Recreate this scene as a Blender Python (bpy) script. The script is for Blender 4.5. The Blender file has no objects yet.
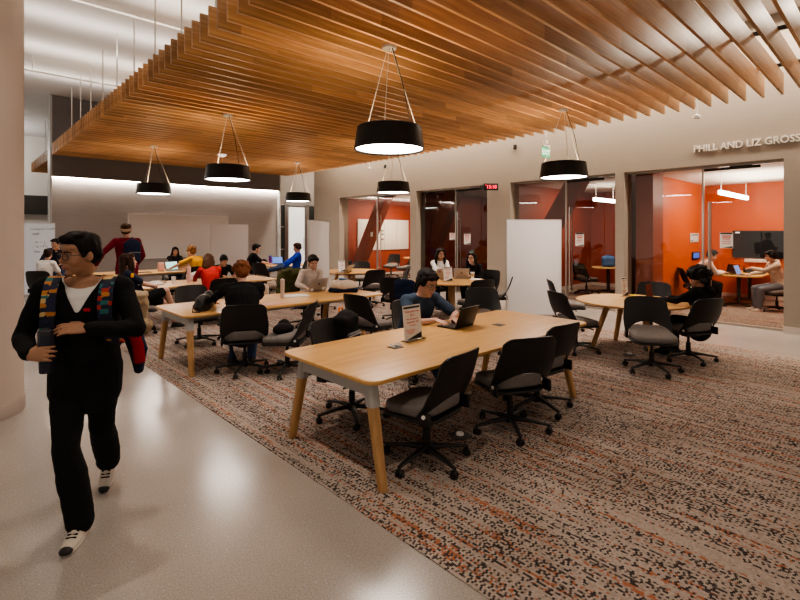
import bpy, bmesh, math, random
from mathutils import Vector, Matrix, Euler, noise as mnoise
R = math.radians
C = bpy.context.scene.collection
random.seed(7)

# ------------------------------------------------------------------ materials
MATS = {}
def nt(name):
    m = bpy.data.materials.new(name); m.use_nodes = True
    n = m.node_tree.nodes; l = m.node_tree.links
    return m, n, l, n['Principled BSDF']

def setp(b, **k):
    for key, v in k.items():
        b.inputs[key.replace('_', ' ')].default_value = v

def plain(name, col, rough=0.6, spec=0.4, metal=0.0, var=0.06, scale=8.0, bump=0.0, bscale=60.0, emit=0.0, coat=0.0):
    """Principled material with a little procedural colour variation and optional bump."""
    m, n, l, b = nt(name)
    setp(b, Roughness=rough, Metallic=metal)
    b.inputs['Specular IOR Level'].default_value = spec
    if coat: b.inputs['Coat Weight'].default_value = coat
    tc = n.new('ShaderNodeTexCoord')
    nz = n.new('ShaderNodeTexNoise'); nz.inputs['Scale'].default_value = scale; nz.inputs['Detail'].default_value = 3
    l.new(tc.outputs['Object'], nz.inputs['Vector'])
    mx = n.new('ShaderNodeMix'); mx.data_type = 'RGBA'
    c = col
    mx.inputs[6].default_value = (c[0]*(1-var), c[1]*(1-var), c[2]*(1-var), 1)
    mx.inputs[7].default_value = (min(1, c[0]*(1+var)), min(1, c[1]*(1+var)), min(1, c[2]*(1+var)), 1)
    l.new(nz.outputs['Fac'], mx.inputs[0]); l.new(mx.outputs[2], b.inputs['Base Color'])
    if bump:
        nb = n.new('ShaderNodeTexNoise'); nb.inputs['Scale'].default_value = bscale; nb.inputs['Detail'].default_value = 4
        l.new(tc.outputs['Object'], nb.inputs['Vector'])
        bp = n.new('ShaderNodeBump'); bp.inputs['Strength'].default_value = bump; bp.inputs['Distance'].default_value = 0.01
        l.new(nb.outputs['Fac'], bp.inputs['Height']); l.new(bp.outputs['Normal'], b.inputs['Normal'])
    if emit:
        b.inputs['Emission Color'].default_value = (*col, 1); b.inputs['Emission Strength'].default_value = emit
    MATS[name] = m
    return m

def emis(name, col, strength):
    m, n, l, b = nt(name)
    setp(b, Base_Color=(*col, 1), Roughness=0.5)
    b.inputs['Emission Color'].default_value = (*col, 1); b.inputs['Emission Strength'].default_value = strength
    return m

def wood(name, c1, c2, scale=(1, 14, 14), rough=0.45, spec=0.4, planks=None, axis='X'):
    m, n, l, b = nt(name)
    setp(b, Roughness=rough); b.inputs['Specular IOR Level'].default_value = spec
    tc = n.new('ShaderNodeTexCoord'); mp = n.new('ShaderNodeMapping')
    mp.inputs['Scale'].default_value = scale
    l.new(tc.outputs['Object'], mp.inputs['Vector'])
    nz = n.new('ShaderNodeTexNoise'); nz.inputs['Scale'].default_value = 2.2; nz.inputs['Detail'].default_value = 6; nz.inputs['Distortion'].default_value = 0.6
    l.new(mp.outputs['Vector'], nz.inputs['Vector'])
    cr = n.new('ShaderNodeValToRGB'); cr.color_ramp.elements[0].position = 0.3; cr.color_ramp.elements[1].position = 0.72
    cr.color_ramp.elements[0].color = (*c1, 1); cr.color_ramp.elements[1].color = (*c2, 1)
    l.new(nz.outputs['Fac'], cr.inputs['Fac'])
    out = cr.outputs['Color']
    if planks:   # per-plank tone along X, different on each slat row
        sp = n.new('ShaderNodeSeparateXYZ'); l.new(tc.outputs['Object'], sp.inputs[0])
        oi = n.new('ShaderNodeObjectInfo')
        a = n.new('ShaderNodeMath'); a.operation = 'MULTIPLY_ADD'; a.inputs[1].default_value = 1/planks
        rr = n.new('ShaderNodeMath'); rr.operation = 'MULTIPLY'; rr.inputs[1].default_value = 7.0
        l.new(oi.outputs['Random'], rr.inputs[0]); l.new(sp.outputs['X'], a.inputs[0]); l.new(rr.outputs[0], a.inputs[2])
        f = n.new('ShaderNodeMath'); f.operation = 'FLOOR'; l.new(a.outputs[0], f.inputs[0])
        wn = n.new('ShaderNodeTexWhiteNoise'); wn.noise_dimensions = '2D'
        cb = n.new('ShaderNodeCombineXYZ'); l.new(f.outputs[0], cb.inputs[0]); l.new(oi.outputs['Random'], cb.inputs[1])
        l.new(cb.outputs[0], wn.inputs['Vector'])
        mr = n.new('ShaderNodeMapRange'); mr.inputs['To Min'].default_value = 0.72; mr.inputs['To Max'].default_value = 1.15
        l.new(wn.outputs['Value'], mr.inputs['Value'])
        mm = n.new('ShaderNodeVectorMath'); mm.operation = 'SCALE'
        l.new(out, mm.inputs[0]); l.new(mr.outputs[0], mm.inputs['Scale']); out = mm.outputs[0]
    l.new(out, b.inputs['Base Color'])
    return m

def mat_carpet():
    m, n, l, b = nt('carpet_weave')
    setp(b, Roughness=0.95); b.inputs['Specular IOR Level'].default_value = 0.1
    tc = n.new('ShaderNodeTexCoord'); sp = n.new('ShaderNodeSeparateXYZ'); l.new(tc.outputs['Object'], sp.inputs[0])
    def math_(op, a, bb=None, c=None):
        x = n.new('ShaderNodeMath'); x.operation = op
        for i, v in enumerate((a, bb, c)):
            if v is None: continue
            if isinstance(v, (int, float)): x.inputs[i].default_value = v
            else: l.new(v, x.inputs[i])
        return x.outputs[0]
    rowi = math_('FLOOR', math_('MULTIPLY', sp.outputs['X'], 1/0.0150))
    wr = n.new('ShaderNodeTexWhiteNoise'); wr.noise_dimensions = '1D'; l.new(rowi, wr.inputs['W'])
    par = math_('MULTIPLY', math_('FLOORED_MODULO', rowi, 2.0), 0.5)
    ycell = math_('ADD', math_('MULTIPLY', sp.outputs['Y'], 1/0.0130), par)
    colj = math_('FLOOR', ycell)
    cb = n.new('ShaderNodeCombineXYZ'); l.new(rowi, cb.inputs[0]); l.new(colj, cb.inputs[1])
    wc = n.new('ShaderNodeTexWhiteNoise'); wc.noise_dimensions = '2D'; l.new(cb.outputs[0], wc.inputs['Vector'])
    def streak(sx, sy, off):
        mp = n.new('ShaderNodeMapping'); mp.inputs['Scale'].default_value = (sx, sy, 1); mp.inputs['Location'].default_value = (off, off*0.7, 0)
        l.new(tc.outputs['Object'], mp.inputs['Vector'])
        z = n.new('ShaderNodeTexNoise'); z.noise_dimensions = '2D'; z.inputs['Scale'].default_value = 1; z.inputs['Detail'].default_value = 2
        l.new(mp.outputs[0], z.inputs['Vector']); return z.outputs['Fac']
    ds = streak(17, 0.55, 3.1); os_ = streak(22, 0.7, 21.7); bs = streak(1.6, 1.2, 9.0); bs2 = streak(9, 0.5, 40.0)
    # dark dash probability and orange dash probability
    pd = math_('MULTIPLY_ADD', math_('SUBTRACT', ds, 0.50), 3.4, math_('MULTIPLY_ADD', math_('SUBTRACT', bs, 0.5), 0.8, 0.60))
    po = math_('MULTIPLY_ADD', math_('SUBTRACT', os_, 0.55), 3.4, 0.13)
    alt = math_('MULTIPLY', math_('MULTIPLY_ADD', math_('FLOORED_MODULO', colj, 2.0), -0.70, 1.0), math_('MULTIPLY_ADD', math_('FLOORED_MODULO', rowi, 2.0), -0.60, 1.0))
    isd = math_('LESS_THAN', wc.outputs['Value'], math_('MULTIPLY', math_('MINIMUM', pd, 0.95), alt))
    sepc = n.new('ShaderNodeSeparateColor'); l.new(wc.outputs['Color'], sepc.inputs[0])
    iso = math_('LESS_THAN', sepc.outputs[1], po)
    tone = n.new('ShaderNodeMix'); tone.data_type = 'RGBA'; tone.inputs[6].default_value = (0.25, 0.205, 0.178, 1); tone.inputs[7].default_value = (0.445, 0.375, 0.325, 1)
    l.new(math_('ADD', math_('MULTIPLY', sepc.outputs[2], 0.5), math_('MULTIPLY', bs2, 0.5)), tone.inputs[0])
    m1 = n.new('ShaderNodeMix'); m1.data_type = 'RGBA'; l.new(tone.outputs[2], m1.inputs[6]); m1.inputs[7].default_value = (0.33, 0.13, 0.07, 1); l.new(iso, m1.inputs[0])
    dk = n.new('ShaderNodeMix'); dk.data_type = 'RGBA'; dk.inputs[6].default_value = (0.035, 0.031, 0.031, 1); dk.inputs[7].default_value = (0.15, 0.115, 0.10, 1)
    l.new(sepc.outputs[0], dk.inputs[0])
    m2 = n.new('ShaderNodeMix'); m2.data_type = 'RGBA'; l.new(m1.outputs[2], m2.inputs[6]); l.new(dk.outputs[2], m2.inputs[7]); l.new(isd, m2.inputs[0])
    l.new(m2.outputs[2], b.inputs['Base Color'])
    bp = n.new('ShaderNodeBump'); bp.inputs['Strength'].default_value = 0.4; bp.inputs['Distance'].default_value = 0.004
    l.new(wc.outputs['Value'], bp.inputs['Height']); l.new(bp.outputs['Normal'], b.inputs['Normal'])
    return m

def mat_concrete():
    m, n, l, b = nt('polished_concrete')
    tc = n.new('ShaderNodeTexCoord')
    b.inputs['Specular IOR Level'].default_value = 0.5
    big = n.new('ShaderNodeTexNoise'); big.inputs['Scale'].default_value = 0.8; big.inputs['Detail'].default_value = 5
    fine = n.new('ShaderNodeTexNoise'); fine.inputs['Scale'].default_value = 110; fine.inputs['Detail'].default_value = 2
    vor = n.new('ShaderNodeTexVoronoi'); vor.inputs['Scale'].default_value = 26
    for z in (big, fine, vor): l.new(tc.outputs['Object'], z.inputs['Vector'])
    cr = n.new('ShaderNodeValToRGB'); cr.color_ramp.elements[0].position = 0.3; cr.color_ramp.elements[1].position = 0.7
    cr.color_ramp.elements[0].color = (0.315, 0.265, 0.228, 1); cr.color_ramp.elements[1].color = (0.385, 0.33, 0.285, 1)
    l.new(big.outputs['Fac'], cr.inputs['Fac'])
    f2 = n.new('ShaderNodeMapRange'); f2.inputs['From Min'].default_value = 0.3; f2.inputs['From Max'].default_value = 0.7; f2.inputs['To Min'].default_value = 0.80; f2.inputs['To Max'].default_value = 1.18
    l.new(fine.outputs['Fac'], f2.inputs['Value'])
    mm = n.new('ShaderNodeVectorMath'); mm.operation = 'SCALE'; l.new(cr.outputs['Color'], mm.inputs[0]); l.new(f2.outputs[0], mm.inputs['Scale'])
    lt = n.new('ShaderNodeMath'); lt.operation = 'LESS_THAN'; lt.inputs[1].default_value = 0.10; l.new(vor.outputs['Distance'], lt.inputs[0])
    lt2 = n.new('ShaderNodeMath'); lt2.operation = 'MULTIPLY'; lt2.inputs[1].default_value = 0.35; l.new(lt.outputs[0], lt2.inputs[0])
    mx = n.new('ShaderNodeMix'); mx.data_type = 'RGBA'; l.new(mm.outputs[0], mx.inputs[6]); l.new(vor.outputs['Color'], mx.inputs[7]); 
    l.new(lt2.outputs[0], mx.inputs[0])
    hs = n.new('ShaderNodeHueSaturation'); hs.inputs['Saturation'].default_value = 0.7; l.new(mx.outputs[2], hs.inputs['Color'])
    l.new(hs.outputs[0], b.inputs['Base Color'])
    rr = n.new('ShaderNodeMapRange'); rr.inputs['To Min'].default_value = 0.15; rr.inputs['To Max'].default_value = 0.27
    l.new(big.outputs['Fac'], rr.inputs['Value']); l.new(rr.outputs[0], b.inputs['Roughness'])
    return m

def mat_woven(name, c, cvar=0.12, sx=3.0, sz=70.0, rough=0.9):
    """Wall covering with faint horizontal weave."""
    m, n, l, b = nt(name); setp(b, Roughness=rough); b.inputs['Specular IOR Level'].default_value = 0.15
    tc = n.new('ShaderNodeTexCoord'); mp = n.new('ShaderNodeMapping'); mp.inputs['Scale'].default_value = (sx, sx, sz)
    l.new(tc.outputs['Object'], mp.inputs['Vector'])
    z = n.new('ShaderNodeTexNoise'); z.inputs['Scale'].default_value = 1; z.inputs['Detail'].default_value = 3; l.new(mp.outputs[0], z.inputs['Vector'])
    mx = n.new('ShaderNodeMix'); mx.data_type = 'RGBA'
    mx.inputs[6].default_value = (*[v*(1-cvar) for v in c], 1); mx.inputs[7].default_value = (*[v*(1+cvar) for v in c], 1)
    l.new(z.outputs['Fac'], mx.inputs[0]); l.new(mx.outputs[2], b.inputs['Base Color'])
    bp = n.new('ShaderNodeBump'); bp.inputs['Strength'].default_value = 0.12; bp.inputs['Distance'].default_value = 0.01
    l.new(z.outputs['Fac'], bp.inputs['Height']); l.new(bp.outputs['Normal'], b.inputs['Normal'])
    return m

def mat_glass(name='clear_glass', tint=(0.93, 0.95, 0.94), refl=1.0):
    m = bpy.data.materials.new(name); m.use_nodes = True
    n = m.node_tree.nodes; l = m.node_tree.links; n.clear()
    o = n.new('ShaderNodeOutputMaterial'); t = n.new('ShaderNodeBsdfTransparent'); g = n.new('ShaderNodeBsdfGlossy')
    t.inputs['Color'].default_value = (*tint, 1); g.inputs['Roughness'].default_value = 0.0
    f = n.new('ShaderNodeFresnel'); f.inputs['IOR'].default_value = 1.5
    mu = n.new('ShaderNodeMath'); mu.operation = 'MULTIPLY'; mu.inputs[1].default_value = refl; mu.use_clamp = True
    tc = n.new('ShaderNodeTexCoord'); z = n.new('ShaderNodeTexNoise'); z.inputs['Scale'].default_value = 0.7
    l.new(tc.outputs['Object'], z.inputs['Vector'])
    mr = n.new('ShaderNodeMapRange'); mr.inputs['To Min'].default_value = 0.9; mr.inputs['To Max'].default_value = 1.1
    l.new(z.outputs['Fac'], mr.inputs['Value'])
    m2 = n.new('ShaderNodeMath'); m2.operation = 'MULTIPLY'; l.new(mr.outputs[0], m2.inputs[1])
    mx = n.new('ShaderNodeMixShader')
    l.new(f.outputs[0], mu.inputs[0]); l.new(mu.outputs[0], m2.inputs[0]); l.new(m2.outputs[0], mx.inputs[0]); l.new(t.outputs[0], mx.inputs[1]); l.new(g.outputs[0], mx.inputs[2]); l.new(mx.outputs[0], o.inputs[0])
    return m

# ------------------------------------------------------------------ mesh helpers
def xf(bm, geom_before, M):
    vs = [v for v in bm.verts if v.index == -1 or v not in geom_before]
    bmesh.ops.transform(bm, matrix=M, verts=vs)

def box(bm, c, s, rot=None, bevel=0.0, seg=2):
    """box of full size s centred on c, optional euler/matrix rotation and rounded edges"""
    t = bmesh.new(); bmesh.ops.create_cube(t, size=1.0)
    bmesh.ops.scale(t, vec=Vector(s), verts=t.verts)
    if bevel: bmesh.ops.bevel(t, geom=list(t.edges), offset=bevel, segments=seg, affect='EDGES', profile=0.5)
    M = Matrix.Translation(Vector(c))
    if rot is not None: M = M @ (rot.to_4x4() if isinstance(rot, Matrix) else Euler(rot).to_matrix().to_4x4())
    bmesh.ops.transform(t, matrix=M, verts=t.verts); join(bm, t)

def join(bm, t):
    me = bpy.data.meshes.new('tmp'); t.to_mesh(me); t.free(); bm.from_mesh(me); bpy.data.meshes.remove(me)

def frame_from(d, up=Vector((0, 0, 1))):
    d = Vector(d).normalized(); up = Vector(up)
    if abs(d.dot(up)) > 0.98: up = Vector((0, 1, 0)) if abs(d.y) < 0.9 else Vector((1, 0, 0))
    s = d.cross(up).normalized(); u = s.cross(d).normalized()
    return s, u, d

def loft(bm, pts, radii, n=12, up=(0, 0, 1), caps='round', closed=False):
    """tube through pts; radii are r or (r_side, r_up); rounded or flat ends"""
    pts = [Vector(p) for p in pts]; radii = [(r, r) if isinstance(r, (int, float)) else r for r in radii]
    N = len(pts); rings = []
    def ring(p, d, rs, ru):
        s, u, _ = frame_from(d, Vector(up))
        return [bm.verts.new(p + s*(rs*math.cos(2*math.pi*k/n)) + u*(ru*math.sin(2*math.pi*k/n))) for k in range(n)]
    dirs = []
    for i in range(N):
        if closed: d = (pts[(i+1) % N]-pts[i-1])
        elif i == 0: d = pts[1]-pts[0]
        elif i == N-1: d = pts[-1]-pts[-2]
        else: d = (pts[i+1]-pts[i]).normalized()+(pts[i]-pts[i-1]).normalized()
        dirs.append(d.normalized() if d.length > 1e-9 else Vector((0, 0, 1)))
    if not closed and caps == 'round':
        for a in (75, 50, 25):
            f = math.cos(R(a)); h = math.sin(R(a))
            rings.append(ring(pts[0]-dirs[0]*min(radii[0])*h, dirs[0], radii[0][0]*f, radii[0][1]*f))
    for p, d, r in zip(pts, dirs, radii): rings.append(ring(p, d, r[0], r[1]))
    if not closed and caps == 'round':
        for a in (25, 50, 75):
            f = math.cos(R(a)); h = math.sin(R(a))
            rings.append(ring(pts[-1]+dirs[-1]*min(radii[-1])*h, dirs[-1], radii[-1][0]*f, radii[-1][1]*f))
    M = len(rings)
    for i in range(M if closed else M-1):
        a, b = rings[i], rings[(i+1) % M]
        for k in range(n): bm.faces.new((a[k], a[(k+1) % n], b[(k+1) % n], b[k]))
    if not closed:
        bm.faces.new(rings[0][::-1]); bm.faces.new(rings[-1])

def ell(bm, c, r, rot=None, seg=14, rings=9):
    t = bmesh.new(); bmesh.ops.create_uvsphere(t, u_segments=seg, v_segments=rings, radius=1.0)
    r = (r, r, r) if isinstance(r, (int, float)) else r
    M = Matrix.Translation(Vector(c))
    if rot is not None: M = M @ (rot.to_4x4() if isinstance(rot, Matrix) else Euler(rot).to_matrix().to_4x4())
    M = M @ Matrix.Diagonal((r[0], r[1], r[2], 1))
    bmesh.ops.transform(t, matrix=M, verts=t.verts); join(bm, t)

def cyl(bm, p0, p1, r0, r1=None, n=16):
    loft(bm, [p0, p1], [r0, r0 if r1 is None else r1], n=n, caps='flat')

def lathe(bm, prof, n=32, c=(0, 0, 0)):
    """prof list of (r,z); r==0 ends are closed"""
    c = Vector(c); rings = []
    for r, z in prof:
        if r <= 1e-6: rings.append([bm.verts.new(c+Vector((0, 0, z)))])
        else: rings.append([bm.verts.new(c+Vector((r*math.cos(2*math.pi*k/n), r*math.sin(2*math.pi*k/n), z))) for k in range(n)])
    for a, b in zip(rings, rings[1:]):
        for k in range(n):
            k2 = (k+1) % n
            if len(a) == 1 and len(b) == 1: continue
            if len(a) == 1: bm.faces.new((a[0], b[k2], b[k]))
            elif len(b) == 1: bm.faces.new((a[k], a[k2], b[0]))
            else: bm.faces.new((a[k], a[k2], b[k2], b[k]))

def prism(bm, poly, z0, z1, M=None, bevel=0.0):
    """extrude a 2-D polygon (x,y) from z0 to z1, then transform by M"""
    t = bmesh.new(); vs = [t.verts.new((x, y, z0)) for x, y in poly]
    f = t.faces.new(vs); r = bmesh.ops.extrude_face_region(t, geom=[f])
    bmesh.ops.translate(t, vec=(0, 0, z1-z0), verts=[v for v in r['geom'] if isinstance(v, bmesh.types.BMVert)])
    bmesh.ops.recalc_face_normals(t, faces=t.faces)
    if bevel:
        eds = [e for e in t.edges if abs(e.verts[0].co.z-e.verts[1].co.z) < 1e-6]
        bmesh.ops.bevel(t, geom=eds, offset=bevel, segments=2, affect='EDGES', profile=0.5)
    if M is not None: bmesh.ops.transform(t, matrix=M, verts=t.verts)
    join(bm, t)

def rrect(w, h, r, n=6):
    out = []
    for cx, cy, a0 in ((w/2-r, h/2-r, 0), (-w/2+r, h/2-r, 90), (-w/2+r, -h/2+r, 180), (w/2-r, -h/2+r, 270)):
        for k in range(n+1):
            a = R(a0+90*k/n); out.append((cx+r*math.cos(a), cy+r*math.sin(a)))
    return out

def obj(name, bm, mat, parent=None, smooth=True, recalc=True, auto=35):
    if recalc: bmesh.ops.recalc_face_normals(bm, faces=bm.faces)
    me = bpy.data.meshes.new(name); bm.to_mesh(me); bm.free()
    if mat is not None: me.materials.append(mat)
    o = bpy.data.objects.new(name, me); C.objects.link(o)
    if parent is not None: o.parent = parent
    if smooth: shade(me, auto)
    return o

def shade(me, auto=35):
    me.polygons.foreach_set('use_smooth', [True]*len(me.polygons))
    if auto:
        b = bmesh.new(); b.from_mesh(me)
        ca = math.cos(R(auto))
        for e in b.edges:
            if len(e.link_faces) == 2 and e.link_faces[0].normal.dot(e.link_faces[1].normal) < ca: e.smooth = False
        b.to_mesh(me); b.free()

def voxel(bm, size, smooth=4, fac=0.5):
    """fuse overlapping closed shapes of bm into one continuous surface -> new bmesh"""
    me = bpy.data.meshes.new('v'); bm.to_mesh(me); bm.free()
    o = bpy.data.objects.new('v', me); C.objects.link(o)
    md = o.modifiers.new('r', 'REMESH'); md.mode = 'VOXEL'; md.voxel_size = size; md.adaptivity = 0.0
    if smooth:
        sm = o.modifiers.new('s', 'SMOOTH'); sm.iterations = smooth; sm.factor = fac
    dg = bpy.context.evaluated_depsgraph_get(); dg.update()
    m2 = bpy.data.meshes.new_from_object(o.evaluated_get(dg))
    out = bmesh.new(); out.from_mesh(m2)
    bpy.data.objects.remove(o); bpy.data.meshes.remove(me); bpy.data.meshes.remove(m2)
    return out

def BM(): return bmesh.new()

def tag(o, label=None, cat=None, group=None, kind=None):
    if label: o['label'] = label
    if cat: o['category'] = cat
    if group: o['group'] = group
    if kind: o['kind'] = kind
    return o

def thing(name, label, cat, loc=(0, 0, 0), rz=0.0, group=None):
    o = bpy.data.objects.new(name, None); o.empty_display_size = 0.1; C.objects.link(o)
    o.location = loc; o.rotation_euler = (0, 0, rz)
    return tag(o, label, cat, group)

def struct(name, bm, mat, smooth=False, parent=None):
    o = obj(name, bm, mat, parent, smooth=smooth)
    if parent is None: o['kind'] = 'structure'
    return o

def dup(root, loc, rz, label=None, group=None):
    r = root.copy(); C.objects.link(r); r.location = loc; r.rotation_euler = (0, 0, rz)
    if label: r['label'] = label
    if group: r['group'] = group
    for ch in list(root.children):
        c = ch.copy(); C.objects.link(c); c.parent = r
        for g in list(ch.children):
            d = g.copy(); C.objects.link(d); d.parent = c
    return r

def textmesh(s, size, ext=0.0, align='LEFT', shear=0.0, bold=0.0):
    """flat text in the XY plane -> bmesh"""
    cu = bpy.data.curves.new('t', 'FONT'); cu.body = s; cu.size = size; cu.extrude = ext; cu.align_x = align; cu.shear = shear; cu.offset = bold
    cu.resolution_u = 3
    o = bpy.data.objects.new('t', cu); C.objects.link(o)
    dg = bpy.context.evaluated_depsgraph_get(); dg.update()
    me = bpy.data.meshes.new_from_object(o.evaluated_get(dg))
    b = bmesh.new(); b.from_mesh(me)
    bpy.data.objects.remove(o); bpy.data.curves.remove(cu); bpy.data.meshes.remove(me)
    return b

def addtext(bm, s, size, M, ext=0.0, align='LEFT', bold=0.0):
    t = textmesh(s, size, ext, align, bold=bold); bmesh.ops.transform(t, matrix=M, verts=t.verts); join(bm, t)

def frameM(origin, xdir, ydir):
    x = Vector(xdir).normalized(); y = Vector(ydir).normalized(); z = x.cross(y)
    return Matrix(((x.x, y.x, z.x, origin[0]), (x.y, y.y, z.y, origin[1]), (x.z, y.z, z.z, origin[2]), (0, 0, 0, 1)))
# ================================================================== ROOM SHELL
M_wall = mat_woven('taupe_wall_cover', (0.34, 0.295, 0.25), 0.07)
M_back = mat_woven('grey_woven_panel', (0.31, 0.285, 0.27), 0.14)
M_backdark = mat_woven('dark_woven_panel', (0.17, 0.16, 0.16), 0.12)
M_white = plain('white_paint', (0.72, 0.70, 0.67), 0.6, var=0.02)
M_ceil = plain('white_ceiling', (0.70, 0.70, 0.71), 0.8, var=0.02)
M_col = plain('column_plaster', (0.50, 0.42, 0.365), 0.75, var=0.03, bump=0.03, bscale=90)
M_base = plain('grey_vinyl_base', (0.36, 0.30, 0.265), 0.55, var=0.03)
M_basew = plain('pale_baseboard', (0.56, 0.50, 0.45), 0.5, var=0.03)
M_conc = mat_concrete()
M_carp = mat_carpet()
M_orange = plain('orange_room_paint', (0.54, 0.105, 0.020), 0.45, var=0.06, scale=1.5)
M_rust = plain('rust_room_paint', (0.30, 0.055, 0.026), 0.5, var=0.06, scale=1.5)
M_steelr = plain('rust_steel_brace', (0.26, 0.07, 0.04), 0.45, var=0.15, scale=3)
M_alum = plain('brushed_aluminium', (0.50, 0.48, 0.45), 0.32, metal=0.85, var=0.04)
M_dkmetal = plain('dark_metal', (0.03, 0.028, 0.027), 0.45, var=0.1)
M_glass = mat_glass(refl=1.9)
M_wboard = plain('whiteboard_enamel', (0.70, 0.68, 0.67), 0.16, spec=0.5, var=0.01)
M_slat = wood('slat_oak', (0.36, 0.19, 0.085), (0.56, 0.325, 0.155), scale=(0.7, 9, 14), rough=0.42, planks=2.4)
M_conduit = plain('conduit_white', (0.62, 0.60, 0.57), 0.5, var=0.02)

WX = 10.55            # hall face of the right wall
GX = 10.76            # glass plane
GT = 3.04             # top of glazing
CZ = 5.6              # hall ceiling

b = BM(); box(b, (3.6, 9.5, -0.06), (20, 32, 0.12)); struct('floor', b, M_conc)
b = BM(); box(b, ((1.87+8.65)/2, 6.0, 0.002), (8.65-1.87, 19.4, 0.008)); struct('floor_carpet', b, M_carp)
b = BM(); box(b, (3.5, 9.6, CZ+0.06), (22, 32, 0.12)); struct('ceiling', b, M_ceil)

# right wall: header band and piers between the glazed bays
bays = [(1.48, 4.18), (4.37, 7.05), (7.78, 10.48), (10.74, 14.50)]
b = BM()
box(b, (WX+0.2, 6.0, (GT+CZ)/2), (0.4, 20.4, CZ-GT))
edges = [-4.2] + [v for p in bays for v in p] + [16.2]
for i in range(0, len(edges), 2):
    y0, y1 = edges[i], edges[i+1]
    box(b, (WX+0.2, (y0+y1)/2, GT/2), (0.4, y1-y0, GT))
struct('wall_right', b, M_wall)
b = BM()
for i in range(0, len(edges), 2):
    y0, y1 = edges[i], edges[i+1]
    box(b, (WX-0.006, (y0+y1)/2, 0.06), (0.014, y1-y0+0.01, 0.12))
    box(b, (WX+0.1, y0-0.006 if y0 > 0 else y0, 0.06), (0.2, 0.012, 0.12)); box(b, (WX+0.1, y1+0.006, 0.06), (0.2, 0.012, 0.12))
struct('baseboard_right', b, M_basew)

# glazed bays: frame trim, fixed panes, a pivot door with long pull handles
M_sill = plain('sill_metal', (0.42, 0.38, 0.34), 0.4, metal=0.6, var=0.03)
doors = [(1.83, 2.74), (4.70, 5.60), (8.14, 9.03), (11.66, 12.56)]
def pane_bm(a, c, z0, z1):      # a single thin sheet whose face looks into the hall
    g = BM(); g.faces.new([g.verts.new(p) for p in ((GX, a, z0), (GX, a, z1), (GX, c, z1), (GX, c, z0))]); g.normal_update()
    if g.faces[:][0].normal.x > 0: bmesh.ops.reverse_faces(g, faces=g.faces[:])
    return g
for i, ((y0, y1), (d0, d1)) in enumerate(zip(bays, doors), 1):
    fr = BM()
    box(fr, (GX, (y0+y1)/2, 0.02), (0.07, y1-y0, 0.04)); box(fr, (GX, (y0+y1)/2, GT-0.02), (0.06, y1-y0, 0.04))
    struct(f'trim_{i}', fr, M_sill)
    w = thing(f'window_{i}', None, None, (0, 0, 0)); w['kind'] = 'structure'
    for a, c in ((y0, d0-0.012), (d1+0.03, y1)):
        obj('pane', pane_bm(a, c, 0.04, GT-0.04), M_glass, w, smooth=False, recalc=False)
    g = BM(); box(g, (GX, d1+0.012, GT/2), (0.05, 0.035, GT-0.08)); obj('mullion', g, M_alum, w, smooth=False)
    d = thing(f'door_{i}', None, None, (0, 0, 0)); d['kind'] = 'structure'
    obj('pane', pane_bm(d0+0.006, d1-0.006, 0.05, GT-0.05), M_glass, d, smooth=False, recalc=False)
    g = BM(); box(g, (GX, (d0+d1)/2, GT-0.075), (0.05, d1-d0-0.02, 0.05)); box(g, (GX-0.02, d0+0.30, GT-0.07), (0.06, 0.34, 0.055)); obj('closer', g, M_dkmetal, d, smooth=False)
    h = BM()
    cyl(h, (GX-0.07, d1-0.10, 0.35), (GX-0.07, d1-0.10, 2.35), 0.016, n=12)
    for z in (0.55, 1.35, 2.15): cyl(h, (GX-0.07, d1-0.10, z), (GX+0.06, d1-0.10, z), 0.009, n=8)
    cyl(h, (GX+0.06, d1-0.10, 0.35), (GX+0.06, d1-0.10, 2.35), 0.016, n=12)
    obj('door_handle', h, M_alum, d)

# the four rooms behind the glass
RB = 15.5
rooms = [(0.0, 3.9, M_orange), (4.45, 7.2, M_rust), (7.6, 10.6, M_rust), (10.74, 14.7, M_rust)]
M_rceil = plain('room_ceiling_tile', (0.74, 0.70, 0.64), 0.8, var=0.02)
b = BM(); box(b, ((GX+0.05+RB)/2, 7.2, 0.005), (RB-GX-0.05, 15.2, 0.016)); struct('floor_rooms', b, M_carp)
for i, (y0, y1, m) in enumerate(rooms, 1):
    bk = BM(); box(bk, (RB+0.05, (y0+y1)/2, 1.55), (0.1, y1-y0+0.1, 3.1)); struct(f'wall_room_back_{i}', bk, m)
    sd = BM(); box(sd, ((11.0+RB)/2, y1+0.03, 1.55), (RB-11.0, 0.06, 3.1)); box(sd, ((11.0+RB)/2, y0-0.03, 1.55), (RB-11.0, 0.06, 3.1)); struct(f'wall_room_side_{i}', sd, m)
    ce = BM(); box(ce, ((GX+0.2+RB)/2, (y0+y1)/2, 3.09), (RB-GX-0.15, y1-y0+0.14, 0.06)); struct(f'ceiling_room_{i}', ce, M_rceil)
    bb = BM(); box(bb, (RB-0.008, (y0+y1)/2, 0.055), (0.016, y1-y0, 0.11)); box(bb, ((11.2+RB)/2, y1-0.008, 0.055), (RB-11.2, 0.016, 0.11)); struct(f'baseboard_room_{i}', bb, M_basew)
b = BM(); box(b, (11.30, 3.93, 1.53), (0.62, 0.36, 3.06)); struct('trim_5', b, M_steelr)   # rust clad column in the nearest bay
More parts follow.
